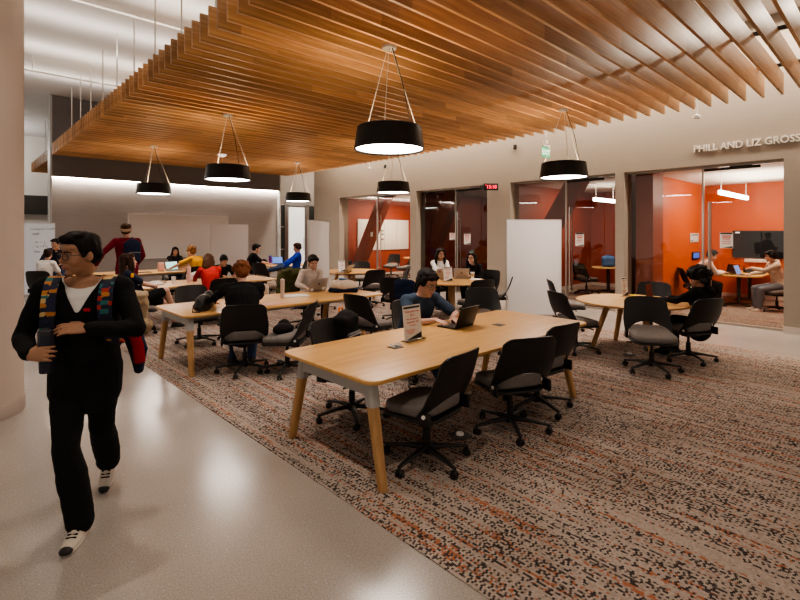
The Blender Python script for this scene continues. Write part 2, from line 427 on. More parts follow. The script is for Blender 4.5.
# slanted steel braces behind the other bays
def brace(name, ytop, slope, x=11.55, label=None):
    bb = BM()
    zt, zb = 3.05, 0.0; yb = ytop+slope*3.05
    d = Vector((0, ytop-yb, zt-zb)).normalized()
    for dx, w in ((-0.17, 0.05), (0.17, 0.05)):
        prism(bb, [(ytop-0.24, zt), (ytop+0.24, zt), (yb+0.24, zb), (yb-0.24, zb)], x+dx-0.012, x+dx+0.012, Matrix(((0, 0, 1, 0), (1, 0, 0, 0), (0, 1, 0, 0), (0, 0, 0, 1))))
    prism(bb, [(ytop-0.02, zt), (ytop+0.02, zt), (yb+0.02, zb), (yb-0.02, zb)], x-0.17, x+0.17, Matrix(((0, 0, 1, 0), (1, 0, 0, 0), (0, 1, 0, 0), (0, 0, 0, 1))))
    for s in (-1, 1):
        prism(bb, [(ytop+s*0.24-0.012, zt), (ytop+s*0.24+0.012, zt), (yb+s*0.24+0.012, zb), (yb+s*0.24-0.012, zb)], x-0.17, x+0.17, Matrix(((0, 0, 1, 0), (1, 0, 0, 0), (0, 1, 0, 0), (0, 0, 0, 1))))
    return struct(name, bb, M_steelr)
brace('trim_6', 5.72, 0.62)
brace('trim_7', 9.75, 0.53)
brace('trim_8', 13.05, 0.60)

# back wall: lower washed panel, soffit with slot light, taller dark upper panel, side trim
BY = 16.5
b = BM(); box(b, (5.58, BY+0.10, 1.65), (7.04, 0.2, 3.3)); struct('wall_back', b, M_back)
b = BM(); box(b, (5.58, BY+0.02, (3.32+5.58)/2), (7.04, 0.36, 5.58-3.32)); struct('wall_back_upper', b, M_backdark)
b = BM(); box(b, (2.045, BY+0.03, 2.79), (0.05, 0.42, 5.58)); box(b, (9.115, BY+0.03, 2.79), (0.05, 0.42, 5.58)); struct('trim_9', b, plain('wall_edge_trim', (0.42, 0.42, 0.42), 0.5))
M_cove = emis('cove_light', (1.0, 0.86, 0.74), 85)
b = BM(); box(b, (5.58, BY-0.05, 3.318), (7.0, 0.06, 0.012))
cv = thing('cove_light', 'warm continuous slot light washing down the grey back wall', 'light', (5.58, BY-0.05, 3.31))
bmesh.ops.translate(b, vec=(-5.58, -(BY-0.05), -3.31), verts=b.verts); obj('diffuser', b, M_cove, cv, smooth=False)
b = BM(); box(b, (0, 0.04, 0.06), (7.0, 0.16, 0.10)); obj('housing', b, M_conduit, cv, smooth=False)
b = BM(); box(b, (5.58, BY-0.012, 0.06), (7.04, 0.03, 0.12)); struct('baseboard_back', b, M_base)

# beyond the back wall: far wall on the left, corridor end on the right
b = BM(); box(b, (1.5, 24.1, 2.8), (9, 0.2, 5.6)); struct('wall_far', b, M_white)
b = BM(); box(b, (1.2, 23.9, 2.85), (4, 0.2, 0.75)); struct('trim_10', b, plain('dark_bulkhead', (0.05, 0.045, 0.04), 0.5))
b = BM(); box(b, (1.30, 23.75, 2.75), (0.10, 0.06, 1.5), rot=(0, R(-52), 0)); struct('trim_11', b, M_conduit)
b = BM(); box(b, (11.2, 19.3, 2.8), (7.5, 0.2, 5.6)); struct('wall_corridor_end', b, M_wall)
b = BM(); box(b, (16.0, 17.0, 2.8), (0.2, 4.6, 5.6)); struct('wall_corridor_side', b, M_wall)
M_door = plain('glowing_door_panel', (0.80, 0.76, 0.70), 0.4, var=0.02, emit=0.8)  # pale panel given a glow that stands in for bright light on it
d = thing('door_5', None, None, (11.55, 19.17, 0)); d['kind'] = 'structure'
q = BM(); box(q, (0, 0, 1.45), (0.80, 0.05, 2.9), bevel=0.006); obj('door_panel', q, M_door, d)
q = BM()
for x in (-0.50, 0.52): box(q, (x, 0, 1.5), (0.12, 0.10, 3.0))
box(q, (0.0, 0, 3.03), (1.2, 0.10, 0.14)); obj('door_frame', q, M_alum, d)
q = BM(); cyl(q, (0.33, -0.07, 0.9), (0.33, -0.07, 1.5), 0.014); obj('door_handle', q, M_alum, d)
w = thing('window_5', None, None, (12.42, 19.15, 0)); w['kind'] = 'structure'
q = BM(); box(q, (0, 0.02, 1.5), (0.5, 0.03, 2.9)); obj('pane', q, plain('dark_glass_panel', (0.05, 0.055, 0.05), 0.1), w, smooth=False)
q = BM()
for x in (-0.27, 0.27): box(q, (x, 0, 1.5), (0.05, 0.08, 3.0))
box(q, (0, 0, 3.0), (0.58, 0.08, 0.06)); obj('window_frame', q, M_alum, w, smooth=False)
w = thing('window_6', None, None, (10.72, 19.15, 0)); w['kind'] = 'structure'
q = BM(); box(q, (0, 0.02, 1.5), (0.42, 0.03, 2.9)); obj('pane', q, MATS['dark_glass_panel'], w, smooth=False)
q = BM()
for x in (-0.22, 0.22): box(q, (x, 0, 1.5), (0.05, 0.08, 3.0))
for z in (1.0, 2.0, 3.0): box(q, (0, 0, z), (0.5, 0.08, 0.05))
obj('window_frame', q, M_alum, w, smooth=False)

# round column at the left edge of the photograph
b = BM(); lathe(b, [(0.0, 0.0), (0.50, 0.0), (0.50, CZ), (0.0, CZ)], n=72, c=(0.048, 6.17, 0)); o = struct('wall_column', b, M_col, smooth=True)
b = BM(); lathe(b, [(0.49, 0.0), (0.512, 0.0), (0.512, 0.125), (0.505, 0.135), (0.49, 0.135)], n=72, c=(0.048, 6.17, 0)); struct('baseboard_column', b, M_base, smooth=True)

# ------------------------------------------------------------------ slatted timber ceiling
SX0, SX1, SZ = 2.05, 9.45, 3.90
def slat_panel(y0, y1, x0, x1, label, rods):
    t = thing('slatted_ceiling_panel', label, 'ceiling panel', ((x0+x1)/2, (y0+y1)/2, SZ))
    n = int(round((y1-y0)/0.243)); L = x1-x0
    s = BM(); box(s, (0, 0, 0.16), (L, 0.034, 0.32))
    first = obj('slat', s, M_slat, t, smooth=False)
    for k in range(n+1):
        o = first if k == 0 else first.copy()
        if k: C.objects.link(o); o.parent = t
        o.location = (0, y0-(y0+y1)/2+0.243*k, 0)
    for k in range(5):
        c = BM(); x = -L/2+0.45+k*(L-0.9)/4; box(c, (x, 0, 0.345), (0.05, y1-y0, 0.045)); obj('carrier_bar', c, M_dkmetal, t, smooth=False)
    for y in rods:
        for x in (-L/2+0.3, L/2-0.3):
            c = BM(); cyl(c, (x, y-(y0+y1)/2, 0.33), (x, y-(y0+y1)/2, CZ-SZ), 0.012, n=8); obj('hanger_rod', c, M_conduit, t)
    return t
slat_panel(0.85-0.243*6, 0.85-0.243*6+0.243*69, SX0, SX1, 'large suspended oak slat ceiling above the study tables', [15.2-1.18*k for k in range(13)])
slat_panel(17.2, 21.4, 2.1, 8.0, 'farther oak slat ceiling glimpsed past the left end of the back wall', [18.0, 20.5])

# thin conduits under the hall ceiling, at the left of the slats
for k, y in enumerate((8.6, 13.0)):
    b = BM(); cyl(b, (-3, y, CZ-0.35), (5.0, y, CZ-0.35), 0.018, n=8)
    for x in (1.3, 3.8): cyl(b, (x, y, CZ-0.35), (x, y, CZ), 0.008, n=6)
    o = obj('conduit_pipe', b, M_conduit); tag(o, ['thin white conduit under the white ceiling, nearer the camera', 'thin white conduit under the white ceiling, nearer the back wall'][k], 'pipe')

# ------------------------------------------------------------------ lights
M_drum = plain('pendant_black', (0.012, 0.011, 0.011), 0.42, spec=0.35, var=0.1)
M_diff = emis('pendant_diffuser', (1.0, 0.87, 0.78), 26)
M_up = emis('pendant_uplight', (1.0, 0.74, 0.46), 22)
M_cable = plain('steel_cable', (0.55, 0.52, 0.48), 0.4, metal=0.7)
def pendant(x, y, label):
    t = thing('drum_pendant', label, 'pendant light', (x, y, 2.70), group='black drum pendants')
    s = BM(); lathe(s, [(0.385, 0.012), (0.40, 0.0), (0.405, 0.0), (0.405, 0.012), (0.372, 0.255), (0.362, 0.265), (0.355, 0.255), (0.385, 0.02), (0.385, 0.012)], n=48); obj('lamp_shade', s, M_drum, t)
    s = BM(); lathe(s, [(0.0, 0.022), (0.382, 0.022), (0.382, 0.05), (0, 0.05)], n=48); obj('diffuser', s, M_diff, t)
    s = BM(); lathe(s, [(0.0, 0.235), (0.33, 0.235), (0.33, 0.25), (0, 0.25)], n=32); obj('uplight_diffuser', s, M_up, t)
    s = BM(); lathe(s, [(0, 1.165), (0.08, 1.165), (0.085, 1.185), (0.085, 1.20), (0, 1.20)], n=24); obj('canopy', s, M_alum, t)
    for a in (100, 220, 340):
        s = BM(); cyl(s, (0.355*math.cos(R(a)), 0.355*math.sin(R(a)), 0.26), (0.03*math.cos(R(a)), 0.03*math.sin(R(a)), 1.17), 0.0045, n=6); obj('cable', s, M_cable, t)
    s = BM(); loft(s, [(0.0, -0.05, 1.17), (0.06, -0.17, 0.72), (0.10, -0.25, 0.25)], [0.006]*3, n=6); obj('power_cord', s, M_drum, t)
    return t
pendant(3.69, 4.10, 'large black drum pendant nearest the camera, over the front long table')
pendant(3.69, 8.50, 'black drum pendant in the left row, second from the camera')
pendant(3.69, 12.85, 'black drum pendant in the left row, in front of the washed back wall')
pendant(7.78, 4.11, 'black drum pendant by the exit sign, above the round table')
pendant(7.78, 8.50, 'black drum pendant in the right row, before the room with a slanted brace')
pendant(7.78, 12.85, 'small far black drum pendant in front of the bright corridor door')
pendant(3.69, -0.3, 'black drum pendant behind the camera position') if False else None

M_dl = emis('downlight_lens', (1.0, 0.84, 0.68), 18)
def downlight(x, y, z, label, r=0.07):
    t = thing('downlight', label, 'ceiling light', (x, y, z))
    s = BM(); lathe(s, [(r, -0.012), (r+0.03, -0.012), (r+0.03, 0.0), (r, 0.0)], n=24); obj('trim_ring', s, M_white, t)
    s = BM(); lathe(s, [(0, -0.006), (r, -0.006), (r, 0.0), (0, 0.0)], n=24); obj('lens', s, M_dl, t)
downlight(1.05, 22.9, CZ, 'small round downlight at far left, near the bright far wall')
t = thing('ceiling_sensor', 'small white round sensor on the slats behind the second left pendant', 'sensor', (5.46, 12.95, SZ))
s = BM(); lathe(s, [(0, -0.07), (0.06, -0.065), (0.11, -0.03), (0.115, 0), (0, 0)], n=24); obj('housing', s, emis('sensor_white', (0.9, 0.85, 0.8), 0.6), t)

def area(name, loc, size, power, col, rot=(0, 0, 0), sy=None):
    l = bpy.data.lights.new(name, 'AREA'); l.energy = power; l.color = col; l.size = size
    if sy: l.shape = 'RECTANGLE'; l.size_y = sy
    o = bpy.data.objects.new(name, l); C.objects.link(o); o.location = loc; o.rotation_euler = rot
    return o
def point(name, loc, power, col, r=0.1):
    l = bpy.data.lights.new(name, 'POINT'); l.energy = power; l.color = col; l.shadow_soft_size = r
    o = bpy.data.objects.new(name, l); C.objects.link(o); o.location = loc
    return o
def spot(name, loc, power, col, ang=80, blend=0.6, rot=(0, 0, 0), r=0.06):
    l = bpy.data.lights.new(name, 'SPOT'); l.energy = power; l.color = col; l.spot_size = R(ang); l.spot_blend = blend; l.shadow_soft_size = r
    o = bpy.data.objects.new(name, l); C.objects.link(o); o.location = loc; o.rotation_euler = rot
    return o
# linear uplights on top of the slats wash the white ceiling
for y in [0.6+1.95*k for k in range(8)]:
    area('uplight_strip', (4.6, y, 5.12), 8.4, 36, (1.0, 0.88, 0.76), (R(180), 0, 0), 0.12)
# unseen soft strip added in place of downlights, above the floor by the glass
area('aisle_fill_strip', (10.0, 6.5, 5.45), 0.25, 650, (1.0, 0.84, 0.67), (0, 0, 0), 17.0)
# downlights over the left concourse
for x, y in ((0.9, 1.2), (0.9, 4.6), (1.0, 8.2), (1.0, 12.0), (1.0, 15.6)):
    spot('concourse_downlight', (x, y, 5.45), 210, (1.0, 0.85, 0.70), 75, 0.8)
point('far_hall_lamp', (0.6, 22.0, 4.6), 120, (1.0, 0.93, 0.84), 0.3)
point('corridor_lamp', (12.2, 17.6, 4.2), 110, (1.0, 0.9, 0.78), 0.3)
# room lamps
M_lin = emis('linear_lamp', (1.0, 0.92, 0.80), 14)
def linear_lamp(x, y, label, L=1.3):
    t = thing('linear_pendant', label, 'pendant light', (x, y, 2.60))
    s = BM(); box(s, (0, 0, 0.04), (L, 0.07, 0.09), bevel=0.006); obj('lamp_body', s, M_lin, t)
    for sx in (-1, 1):
        s = BM(); cyl(s, (sx*(L/2-0.1), 0, 0.08), (sx*(L/2-0.1), 0, 0.46), 0.008, n=8); obj('hanger_rod', s, M_conduit, t)
linear_lamp(13.7, 2.85, 'white linear pendant lamp hanging in the orange meeting room', 2.6)
linear_lamp(13.2, 5.75, 'white linear pendant lamp in the dim room left of the orange room')
linear_lamp(13.2, 12.6, 'white linear pendant lamp in the far room with wall whiteboards')
area('room_ceiling_fill', (13.4, 2.2, 2.62), 2.2, 45, (1.0, 0.86, 0.68), (R(180), 0, 0), 1.2)  # unseen upward light added to brighten the orange room ceiling
area('room_lamp', (13.2, 2.0, 3.03), 2.2, 70, (1.0, 0.80, 0.58), (0, 0, 0), 2.2)
area('room_lamp', (13.2, 5.8, 3.03), 1.4, 42, (1.0, 0.80, 0.58), (0, 0, 0), 1.4)
area('room_lamp', (13.2, 9.1, 3.03), 1.4, 13, (1.0, 0.80, 0.58), (0, 0, 0), 1.4)
area('room_lamp', (12.9, 12.9, 3.03), 1.8, 150, (1.0, 0.82, 0.62), (0, 0, 0), 1.6)

# world: dim warm ambient from the unseen rest of the hall
wd = bpy.data.worlds.new('hall_ambient'); bpy.context.scene.world = wd; wd.use_nodes = True
wd.node_tree.nodes['Background'].inputs[0].default_value = (1.0, 0.84, 0.70, 1)
wd.node_tree.nodes['Background'].inputs[1].default_value = 0.50

# camera
cam = bpy.data.cameras.new('camera'); co = bpy.data.objects.new('camera', cam); C.objects.link(co)
co.location = (0, 0, 1.75); co.rotation_euler = (R(90), 0, -math.atan2(0.6853, 0.7281))
cam.sensor_width = 36; cam.lens = 478/800*36; cam.shift_y = -67.5/800; cam.clip_start = 0.05; cam.clip_end = 200
bpy.context.scene.camera = co
sc = bpy.context.scene
sc.view_settings.view_transform = 'AgX'
try: sc.view_settings.look = 'AgX - Medium High Contrast'
except Exception: pass
sc.view_settings.exposure = 0.32
# ================================================================== FURNITURE
M_chair = plain('chair_black_plastic', (0.017, 0.016, 0.016), 0.42, spec=0.35, var=0.1, bump=0.05, bscale=300)
M_cushion = plain('chair_grey_fabric', (0.19, 0.172, 0.162), 0.95, spec=0.15, var=0.18, scale=25, bump=0.35, bscale=350)
M_pivot = plain('pivot_cap_white', (0.75, 0.73, 0.70), 0.4, var=0.02)
M_caster = plain('caster_rubber', (0.010, 0.010, 0.011), 0.5, var=0.1)
M_top = wood('table_maple', (0.50, 0.275, 0.09), (0.61, 0.36, 0.135), scale=(0.8, 7, 3), rough=0.38, spec=0.4)
M_topedge = wood('table_maple_edge', (0.50, 0.30, 0.13), (0.62, 0.40, 0.18), scale=(1, 8, 8), rough=0.45)
M_leg = wood('leg_oak', (0.34, 0.185, 0.075), (0.46, 0.27, 0.12), scale=(9, 9, 0.9), rough=0.5)
M_grey = plain('grey_powder_coat', (0.36, 0.345, 0.33), 0.45, var=0.03)
M_dkgrey = plain('charcoal_powder_coat', (0.05, 0.047, 0.045), 0.5, var=0.06)

CHAIR_TILT = 0.36
def chair_back_bm():
    b = BM(); nx, nz = 26, 12
    F, Bk = [], []
    for i in range(nx+1):
        x = -1+2*i/nx; ax = abs(x)
        zb = 0.425 if ax > 0.86 else 0.475+0.105*(1-(ax/0.86)**2.2)
        zt = 0.895-0.012*ax**2-0.045*max(0, (ax-0.72)/0.28)**2.2
        fr, bk = [], []
        for j in range(nz+1):
            z = zb+(zt-zb)*j/nz; h = (z-0.42)/0.47
            w = 0.238+0.012*math.sin(min(1, h*1.4)*math.pi)-0.035*max(0, h-0.45)**1.3
            y = -0.185-(z-0.44)*CHAIR_TILT-0.035*math.sin(max(0, min(1, h))*math.pi)*0.6+0.075*ax**2.2*(1-0.35*h)
            if ax > 0.86 and h < 0.2: y += 0.02*(0.2-h)/0.2
            fr.append(b.verts.new((x*w, y, z))); bk.append(b.verts.new((x*w*1.012, y-0.016, z)))
        F.append(fr); Bk.append(bk)
    for i in range(nx):
        for j in range(nz):
            b.faces.new((F[i][j], F[i+1][j], F[i+1][j+1], F[i][j+1])); b.faces.new((Bk[i][j], Bk[i][j+1], Bk[i+1][j+1], Bk[i+1][j]))
        b.faces.new((F[i][0], Bk[i][0], Bk[i+1][0], F[i+1][0])); b.faces.new((F[i][nz], F[i+1][nz], Bk[i+1][nz], Bk[i][nz]))
    for j in range(nz):
        b.faces.new((F[0][j], F[0][j+1], Bk[0][j+1], Bk[0][j])); b.faces.new((F[nx][j], Bk[nx][j], Bk[nx][j+1], F[nx][j+1]))
    return b

def seat_outline(k=1.0):
    pts = []
    for x, y in rrect(2, 2, 0.55, 8):
        w = 0.232-0.012*(y < 0)*abs(y); pts.append((x*w*k, 0.03+y*0.235*k))
    return pts

def WIDE(b): bmesh.ops.scale(b, vec=(1.12, 1.04, 1.0), verts=b.verts)
def make_chair(label):
    t = thing('task_chair', label, 'chair')
    s = BM(); prism(s, seat_outline(0.97), 0.405, 0.485, bevel=0.028)
    for v in s.verts:   # waterfall front, dished middle, raised rear
        v.co.z += -0.10*max(0, v.co.y-0.14)**1.1-0.010*max(0, 1-(v.co.x/0.2)**2)*(v.co.z > 0.45)
        if v.co.y < -0.02: v.co.z += (0.085 if v.co.z > 0.445 else 0.03)*min(1.3, (-0.02-v.co.y)/0.18)**1.6
    WIDE(s); obj('seat', s, M_cushion, t, auto=60)
    s = BM(); prism(s, seat_outline(1.03), 0.385, 0.412, bevel=0.012)
    for v in s.verts: v.co.z += -0.10*max(0, v.co.y-0.14)**1.1
    box(s, (0, 0.0, 0.372), (0.17, 0.24, 0.05), bevel=0.015)
    for sx in (-1, 1): box(s, (sx*0.232, -0.165, 0.43), (0.022, 0.10, 0.10), bevel=0.009)
    loft(s, [(0.11, 0.08, 0.375), (0.27, 0.08, 0.37)], [0.006, 0.010], n=8)
    WIDE(s); obj('seat_pan', s, M_chair, t)
    s = chair_back_bm(); WIDE(s); bk = obj('backrest', s, M_chair, t, auto=60)
    for sx in (-1, 1):
        s = BM(); cyl(s, (sx*0.238, -0.165, 0.455), (sx*0.252, -0.165, 0.455), 0.014); WIDE(s); obj('pivot_cap', s, M_pivot, bk)
    s = BM(); cyl(s, (0, 0, 0.10), (0, 0, 0.25), 0.030); cyl(s, (0, 0, 0.25), (0, 0, 0.37), 0.018); obj('gas_column', s, M_chair, t)
    s = BM(); lathe(s, [(0, 0.072), (0.045, 0.072), (0.052, 0.09), (0.045, 0.135), (0.03, 0.145), (0, 0.145)], n=20)
    for k in range(5):
        a = R(90+72*k+18); d = Vector((math.cos(a), math.sin(a), 0))
        loft(s, [d*0.03+Vector((0, 0, 0.108)), d*0.17+Vector((0, 0, 0.100)), d*0.335+Vector((0, 0, 0.078))], [(0.030, 0.024), (0.023, 0.017), (0.016, 0.012)], n=8)
    sb = obj('star_base', s, M_chair, t)
    for k in range(5):
        a = R(90+72*k+18); d = Vector((math.cos(a), math.sin(a), 0)); n_ = Vector((-d.y, d.x, 0)); c = d*0.33
        # each wheel pair trails at its own angle
        aa = a+R((37, 110, -60, 80, 150)[k]); ax = Vector((math.cos(aa), math.sin(aa), 0))
        s = BM()
        for sg in (-1, 1): loft(s, [c+ax*(sg*0.008)+Vector((0, 0, 0.031)), c+ax*(sg*0.026)+Vector((0, 0, 0.031))], [0.030, 0.026], n=16, caps='flat')
        cyl(s, c+Vector((0, 0, 0.03)), c+Vector((0, 0, 0.082)), 0.008, n=8)
        ell(s, c+Vector((0, 0, 0.045)), (0.02, 0.02, 0.02), seg=10, rings=6)
        obj('caster', s, M_caster, sb)
    return t

_chair = [None]
def chair(x, y, facing, label, z=0.0):
    rz = R(facing-90)
    if _chair[0] is None:
        _chair[0] = make_chair(label); o = _chair[0]; o.location = (x, y, z); o.rotation_euler = (0, 0, rz)
    else: o = dup(_chair[0], (x, y, z), rz, label)
    o['group'] = 'black task chairs'
    return o

def leg_bm(top, foot, w0, w1, n=4):
    b = BM(); top = Vector(top); foot = Vector(foot); rings = []
    for p, w in ((top, w0), (foot, w1)):
        c = w*0.22; q = [(w/2, -w/2+c), (w/2, w/2-c), (w/2-c, w/2), (-w/2+c, w/2), (-w/2, w/2-c), (-w/2, -w/2+c), (-w/2+c, -w/2), (w/2-c, -w/2)]
        rings.append([b.verts.new(p+Vector((x, y, 0))) for x, y in q])
    for k in range(8): b.faces.new((rings[0][k], rings[0][(k+1) % 8], rings[1][(k+1) % 8], rings[1][k]))
    b.faces.new(rings[0]); b.faces.new(rings[1][::-1]); return b

TZ = 0.735
def coil_bm(x, y, z0, z1, r=0.033, turns=16, bend=0.0):
    b = BM(); pts = []
    for k in range(turns*10+1):
        f = k/(turns*10); a = 2*math.pi*turns*f; cx = x+bend*f*f; pts.append((cx+r*math.cos(a), y+r*math.sin(a), z1+(z0-z1)*f))
    loft(b, pts, [0.006]*len(pts), n=5); return b

def long_table(cy, label, first):
    x0, x1 = 2.06, 5.28; cx = (x0+x1)/2; L = x1-x0; W = 1.22
    t = thing('long_table', label, 'table', (cx, cy, 0))
    s = BM(); prism(s, rrect(L, W, 0.11, 8), TZ-0.030, TZ, bevel=0.006); obj('tabletop', s, M_top, t)
    fx = (2.15-cx, 4.78-cx); fr = BM()
    for x in fx: box(fr, (x+(-0.018 if x < 0 else 0.018), -0.07, TZ-0.076), (0.045, 0.80, 0.09))
    for y in (-0.45, 0.31): box(fr, ((fx[0]+fx[1])/2, y, TZ-0.055), (fx[1]-fx[0], 0.04, 0.045))
    box(fr, ((fx[0]+fx[1])/2, 0, TZ-0.075), (1.6, 0.16, 0.07), bevel=0.01)
    obj('frame', fr, M_grey, t, smooth=False)
    for x in fx:
        for sy in (-1, 1):
            s = 1 if x > 0 else -1
            tp = Vector((x, sy*0.42-0.07, TZ-0.032)); ft = Vector((x+s*0.025, sy*0.585-0.07, 0.009)); md = tp.lerp(ft, 0.23)
            lg = obj('leg', leg_bm(tp.lerp(ft, 0.03), ft, 0.082, 0.060), M_leg, t, smooth=False)
            obj('bracket', leg_bm(tp, md, 0.094, 0.089), M_grey, lg, smooth=False)
    if first:
        for gx, gy in ((0.72, 0.0), (-0.80, 0.03)):
            g = BM(); box(g, (gx, gy, TZ+0.002), (0.11, 0.11, 0.006), rot=(0, 0, 0), bevel=0.002)
            go = obj('cable_port', g, M_dkgrey, t)
        g = BM()
        for k in range(4): box(g, (-0.78+0.035*(k-1.5), 0.05+0.03*(k % 2)-0.015, TZ+0.010), (0.034, 0.05, 0.012), rot=(R(15), R(10*(k % 2)), R(35)), bevel=0.003)
        obj('port_lid', g, M_alum, t)
        obj('cable_coil', coil_bm(-0.62, 0.0, 0.03, TZ-0.10), M_dkgrey, t)
    return t
long_table(3.08, 'long light maple table nearest the camera with grey brackets and oak legs', True)
long_table(6.58, 'long maple table, second from the camera, with a black handbag on it', False)
long_table(10.08, 'third long maple table with a pink bottle on it', False)
long_table(13.55, 'farthest long maple table, beneath the glass whiteboard', False)

def round_table(cx, cy, label, coil=False):
    t = thing('round_table', label, 'table', (cx, cy, 0))
    s = BM(); lathe(s, [(0, TZ-0.032), (0.755, TZ-0.032), (0.785, TZ-0.022), (0.79, TZ-0.010), (0.785, TZ), (0, TZ)], n=64); obj('tabletop', s, M_top, t)
    s = BM(); lathe(s, [(0, TZ-0.08), (0.42, TZ-0.08), (0.44, TZ-0.034), (0, TZ-0.034)], n=40); obj('frame', s, M_dkgrey, t)
    for k in range(4):
        a = R(45+90*k); d = Vector((math.cos(a), math.sin(a), 0))
        obj('leg', leg_bm(d*0.36+Vector((0, 0, TZ-0.05)), d*0.60+Vector((0, 0, 0.009)), 0.080, 0.058), M_leg, t, smooth=False)
    if coil:
        b = BM(); pts = []
        for k in range(221):
            f = k/220; a = 2*math.pi*22*f
            px = -0.18-0.0*f+0.12*max(0, f-0.7)/0.3; z = TZ-0.09+(0.05-TZ+0.09)*min(1, f/0.85)+0.04*max(0, f-0.85)/0.15
            pts.append((px+0.035*math.cos(a), -0.25+0.035*math.sin(a), z))
        loft(b, pts, [0.007]*len(pts), n=5); obj('cable_coil', b, M_dkgrey, t)
    return t
round_table(7.42, 2.82, 'round maple table in front of the orange room', True)
round_table(7.70, 6.60, 'round maple table with two open laptops, behind the big whiteboard')
round_table(7.75, 10.10, 'round maple table before the room with wall whiteboards')
round_table(7.70, 13.60, 'farthest round maple table, in front of the corridor door')

# --- chairs around the front long table
chair(2.66, 2.53, 98, 'nearest task chair, tucked under the near left end of the front table')
chair(3.62, 2.42, 66, 'task chair at the middle of the near side of the front table')
chair(4.27, 2.54, 84, 'task chair at the right end of the near side of the front table')
chair(2.78, 3.62, -66, 'task chair at the far left of the front table with a backpack on it')
chair(4.42, 5.30, 5, 'empty task chair at the near right of the second table, white pivot cap showing')
chair(4.22, 4.08, -97, 'task chair under the young man typing on the dark laptop')
chair(5.80, 4.28, 232, 'charcoal task chair at the far right corner of the front table, by the big whiteboard')
# --- second long table
chair(2.70, 5.72, 64, 'task chair under the woman in the black sweater, back to the camera')
chair(3.07, 5.32, 134, 'empty task chair turned left beside the black sweater woman, white pivot cap showing')
chair(2.86, 7.66, -88, 'empty task chair at the far left of the second table, low dark back')
chair(4.78, 7.68, -92, 'task chair with an olive jacket under the woman in the beige sweater')
# --- third and fourth long tables
chair(2.36, 9.14, 4, 'task chair under the reclining woman in the navy jersey')
chair(3.78, 9.14, 88, 'task chair under the long haired woman in red')
chair(4.45, 11.0, -90, 'task chair on the far side of the third table, behind the woman in red')
chair(4.50, 12.62, 95, 'task chair under the curly haired person in yellow')
chair(4.72, 14.55, -90, 'task chair under the dark haired woman facing the camera at the farthest table')
chair(1.62, 13.6, 50, 'task chair under the person in the white shirt near the left whiteboard')
# --- round table by the orange room
chair(6.72, 3.36, -30, 'task chair at the left of the front round table, seen side on')
chair(8.20, 4.24, -52, 'task chair just behind the left one at the front round table, beside the big whiteboard')
chair(6.40, 2.20, 213, 'empty task chair before the front round table, its grey seat turned to the camera', 0.012)
chair(7.36, 2.06, 64, 'task chair under the woman with headphones')
chair(8.55, 2.95, 190, 'task chair on the far side of the front round table, low back showing')
# --- round table of the two girls
chair(7.20, 5.62, 72, 'task chair at the near side of the round table with two laptops')
chair(8.34, 5.86, 118, 'task chair left of the big whiteboard, at the round table with two laptops')
chair(8.72, 6.55, 180, 'task chair under the black haired girl in profile')
chair(8.42, 7.66, 232, 'task chair under the long haired girl facing the camera by the dark room')
chair(6.46, 6.92, 22, 'task chair left of the round table with two laptops')
chair(6.02, 6.20, 34, 'task chair with a navy jacket hung over its back, behind the young man')
# --- round table three
chair(7.25, 8.74, 76, 'task chair at the near side of the third round table, back to the camera')
chair(8.35, 9.02, 142, 'task chair at the near right of the third round table, seen edge on')
chair(8.62, 10.86, 222, 'task chair at the far side of the third round table')
# --- farthest round table
chair(6.72, 13.88, -12, 'task chair under the man in the black shirt')
chair(7.62, 12.70, 158, 'task chair under the person in the blue sweater')
chair(6.66, 12.72, 20, 'task chair on which the person in blue rests both feet')
# --- rooms behind the glass
chair(13.15, 6.25, -20, 'task chair in the dim room, left of the small table')
chair(12.60, 13.9, 200, 'task chair in the far room with wall whiteboards, at its table')
chair(12.2, 12.75, 150, 'task chair in the far room, close to the pier')
chair(13.12, 3.50, -62, 'task chair under the person in the white shirt in the orange room')
chair(13.28, 1.98, 128, 'task chair under the person in the pale hoodie in the orange room')

# meeting tables inside the rooms
M_ytop = wood('meeting_table_top', (0.60, 0.36, 0.12), (0.70, 0.46, 0.18), scale=(0.8, 7, 3), rough=0.35)
def meeting_table(cx, cy, L, W, label, rnd=False):
    t = thing('meeting_table', label, 'table', (cx, cy, 0.013))
    s = BM()
    if rnd: lathe(s, [(0, 0.70), (W/2-0.02, 0.70), (W/2, 0.715), (W/2-0.01, 0.73), (0, 0.73)], n=48)
    else: prism(s, rrect(L, W, 0.28, 10), 0.70, 0.73, bevel=0.006)
    obj('tabletop', s, M_ytop, t)
    for x in ((0,) if rnd else (-L*0.27, L*0.27)):
        s = BM(); cyl(s, (x, 0, 0.03), (x, 0, 0.70), 0.045, n=16); obj('column', s, M_dkgrey, t)
        s = BM()
        for k in range(4):
            a = R(45+90*k); loft(s, [(x, 0, 0.05), (x+0.38*math.cos(a), 0.38*math.sin(a), 0.022)], [(0.035, 0.022), (0.025, 0.014)], n=8)
        obj('foot', s, M_dkgrey, t)
    return t
meeting_table(14.35, 2.78, 2.1, 0.95, 'yellow maple meeting table with rounded ends in the orange room')
meeting_table(14.0, 6.0, 0.9, 0.9, 'small round pedestal table in the dim room, holding a blue backpack', True)
meeting_table(13.6, 13.6, 1.2, 0.9, 'small table in the far room with wall whiteboards', True)

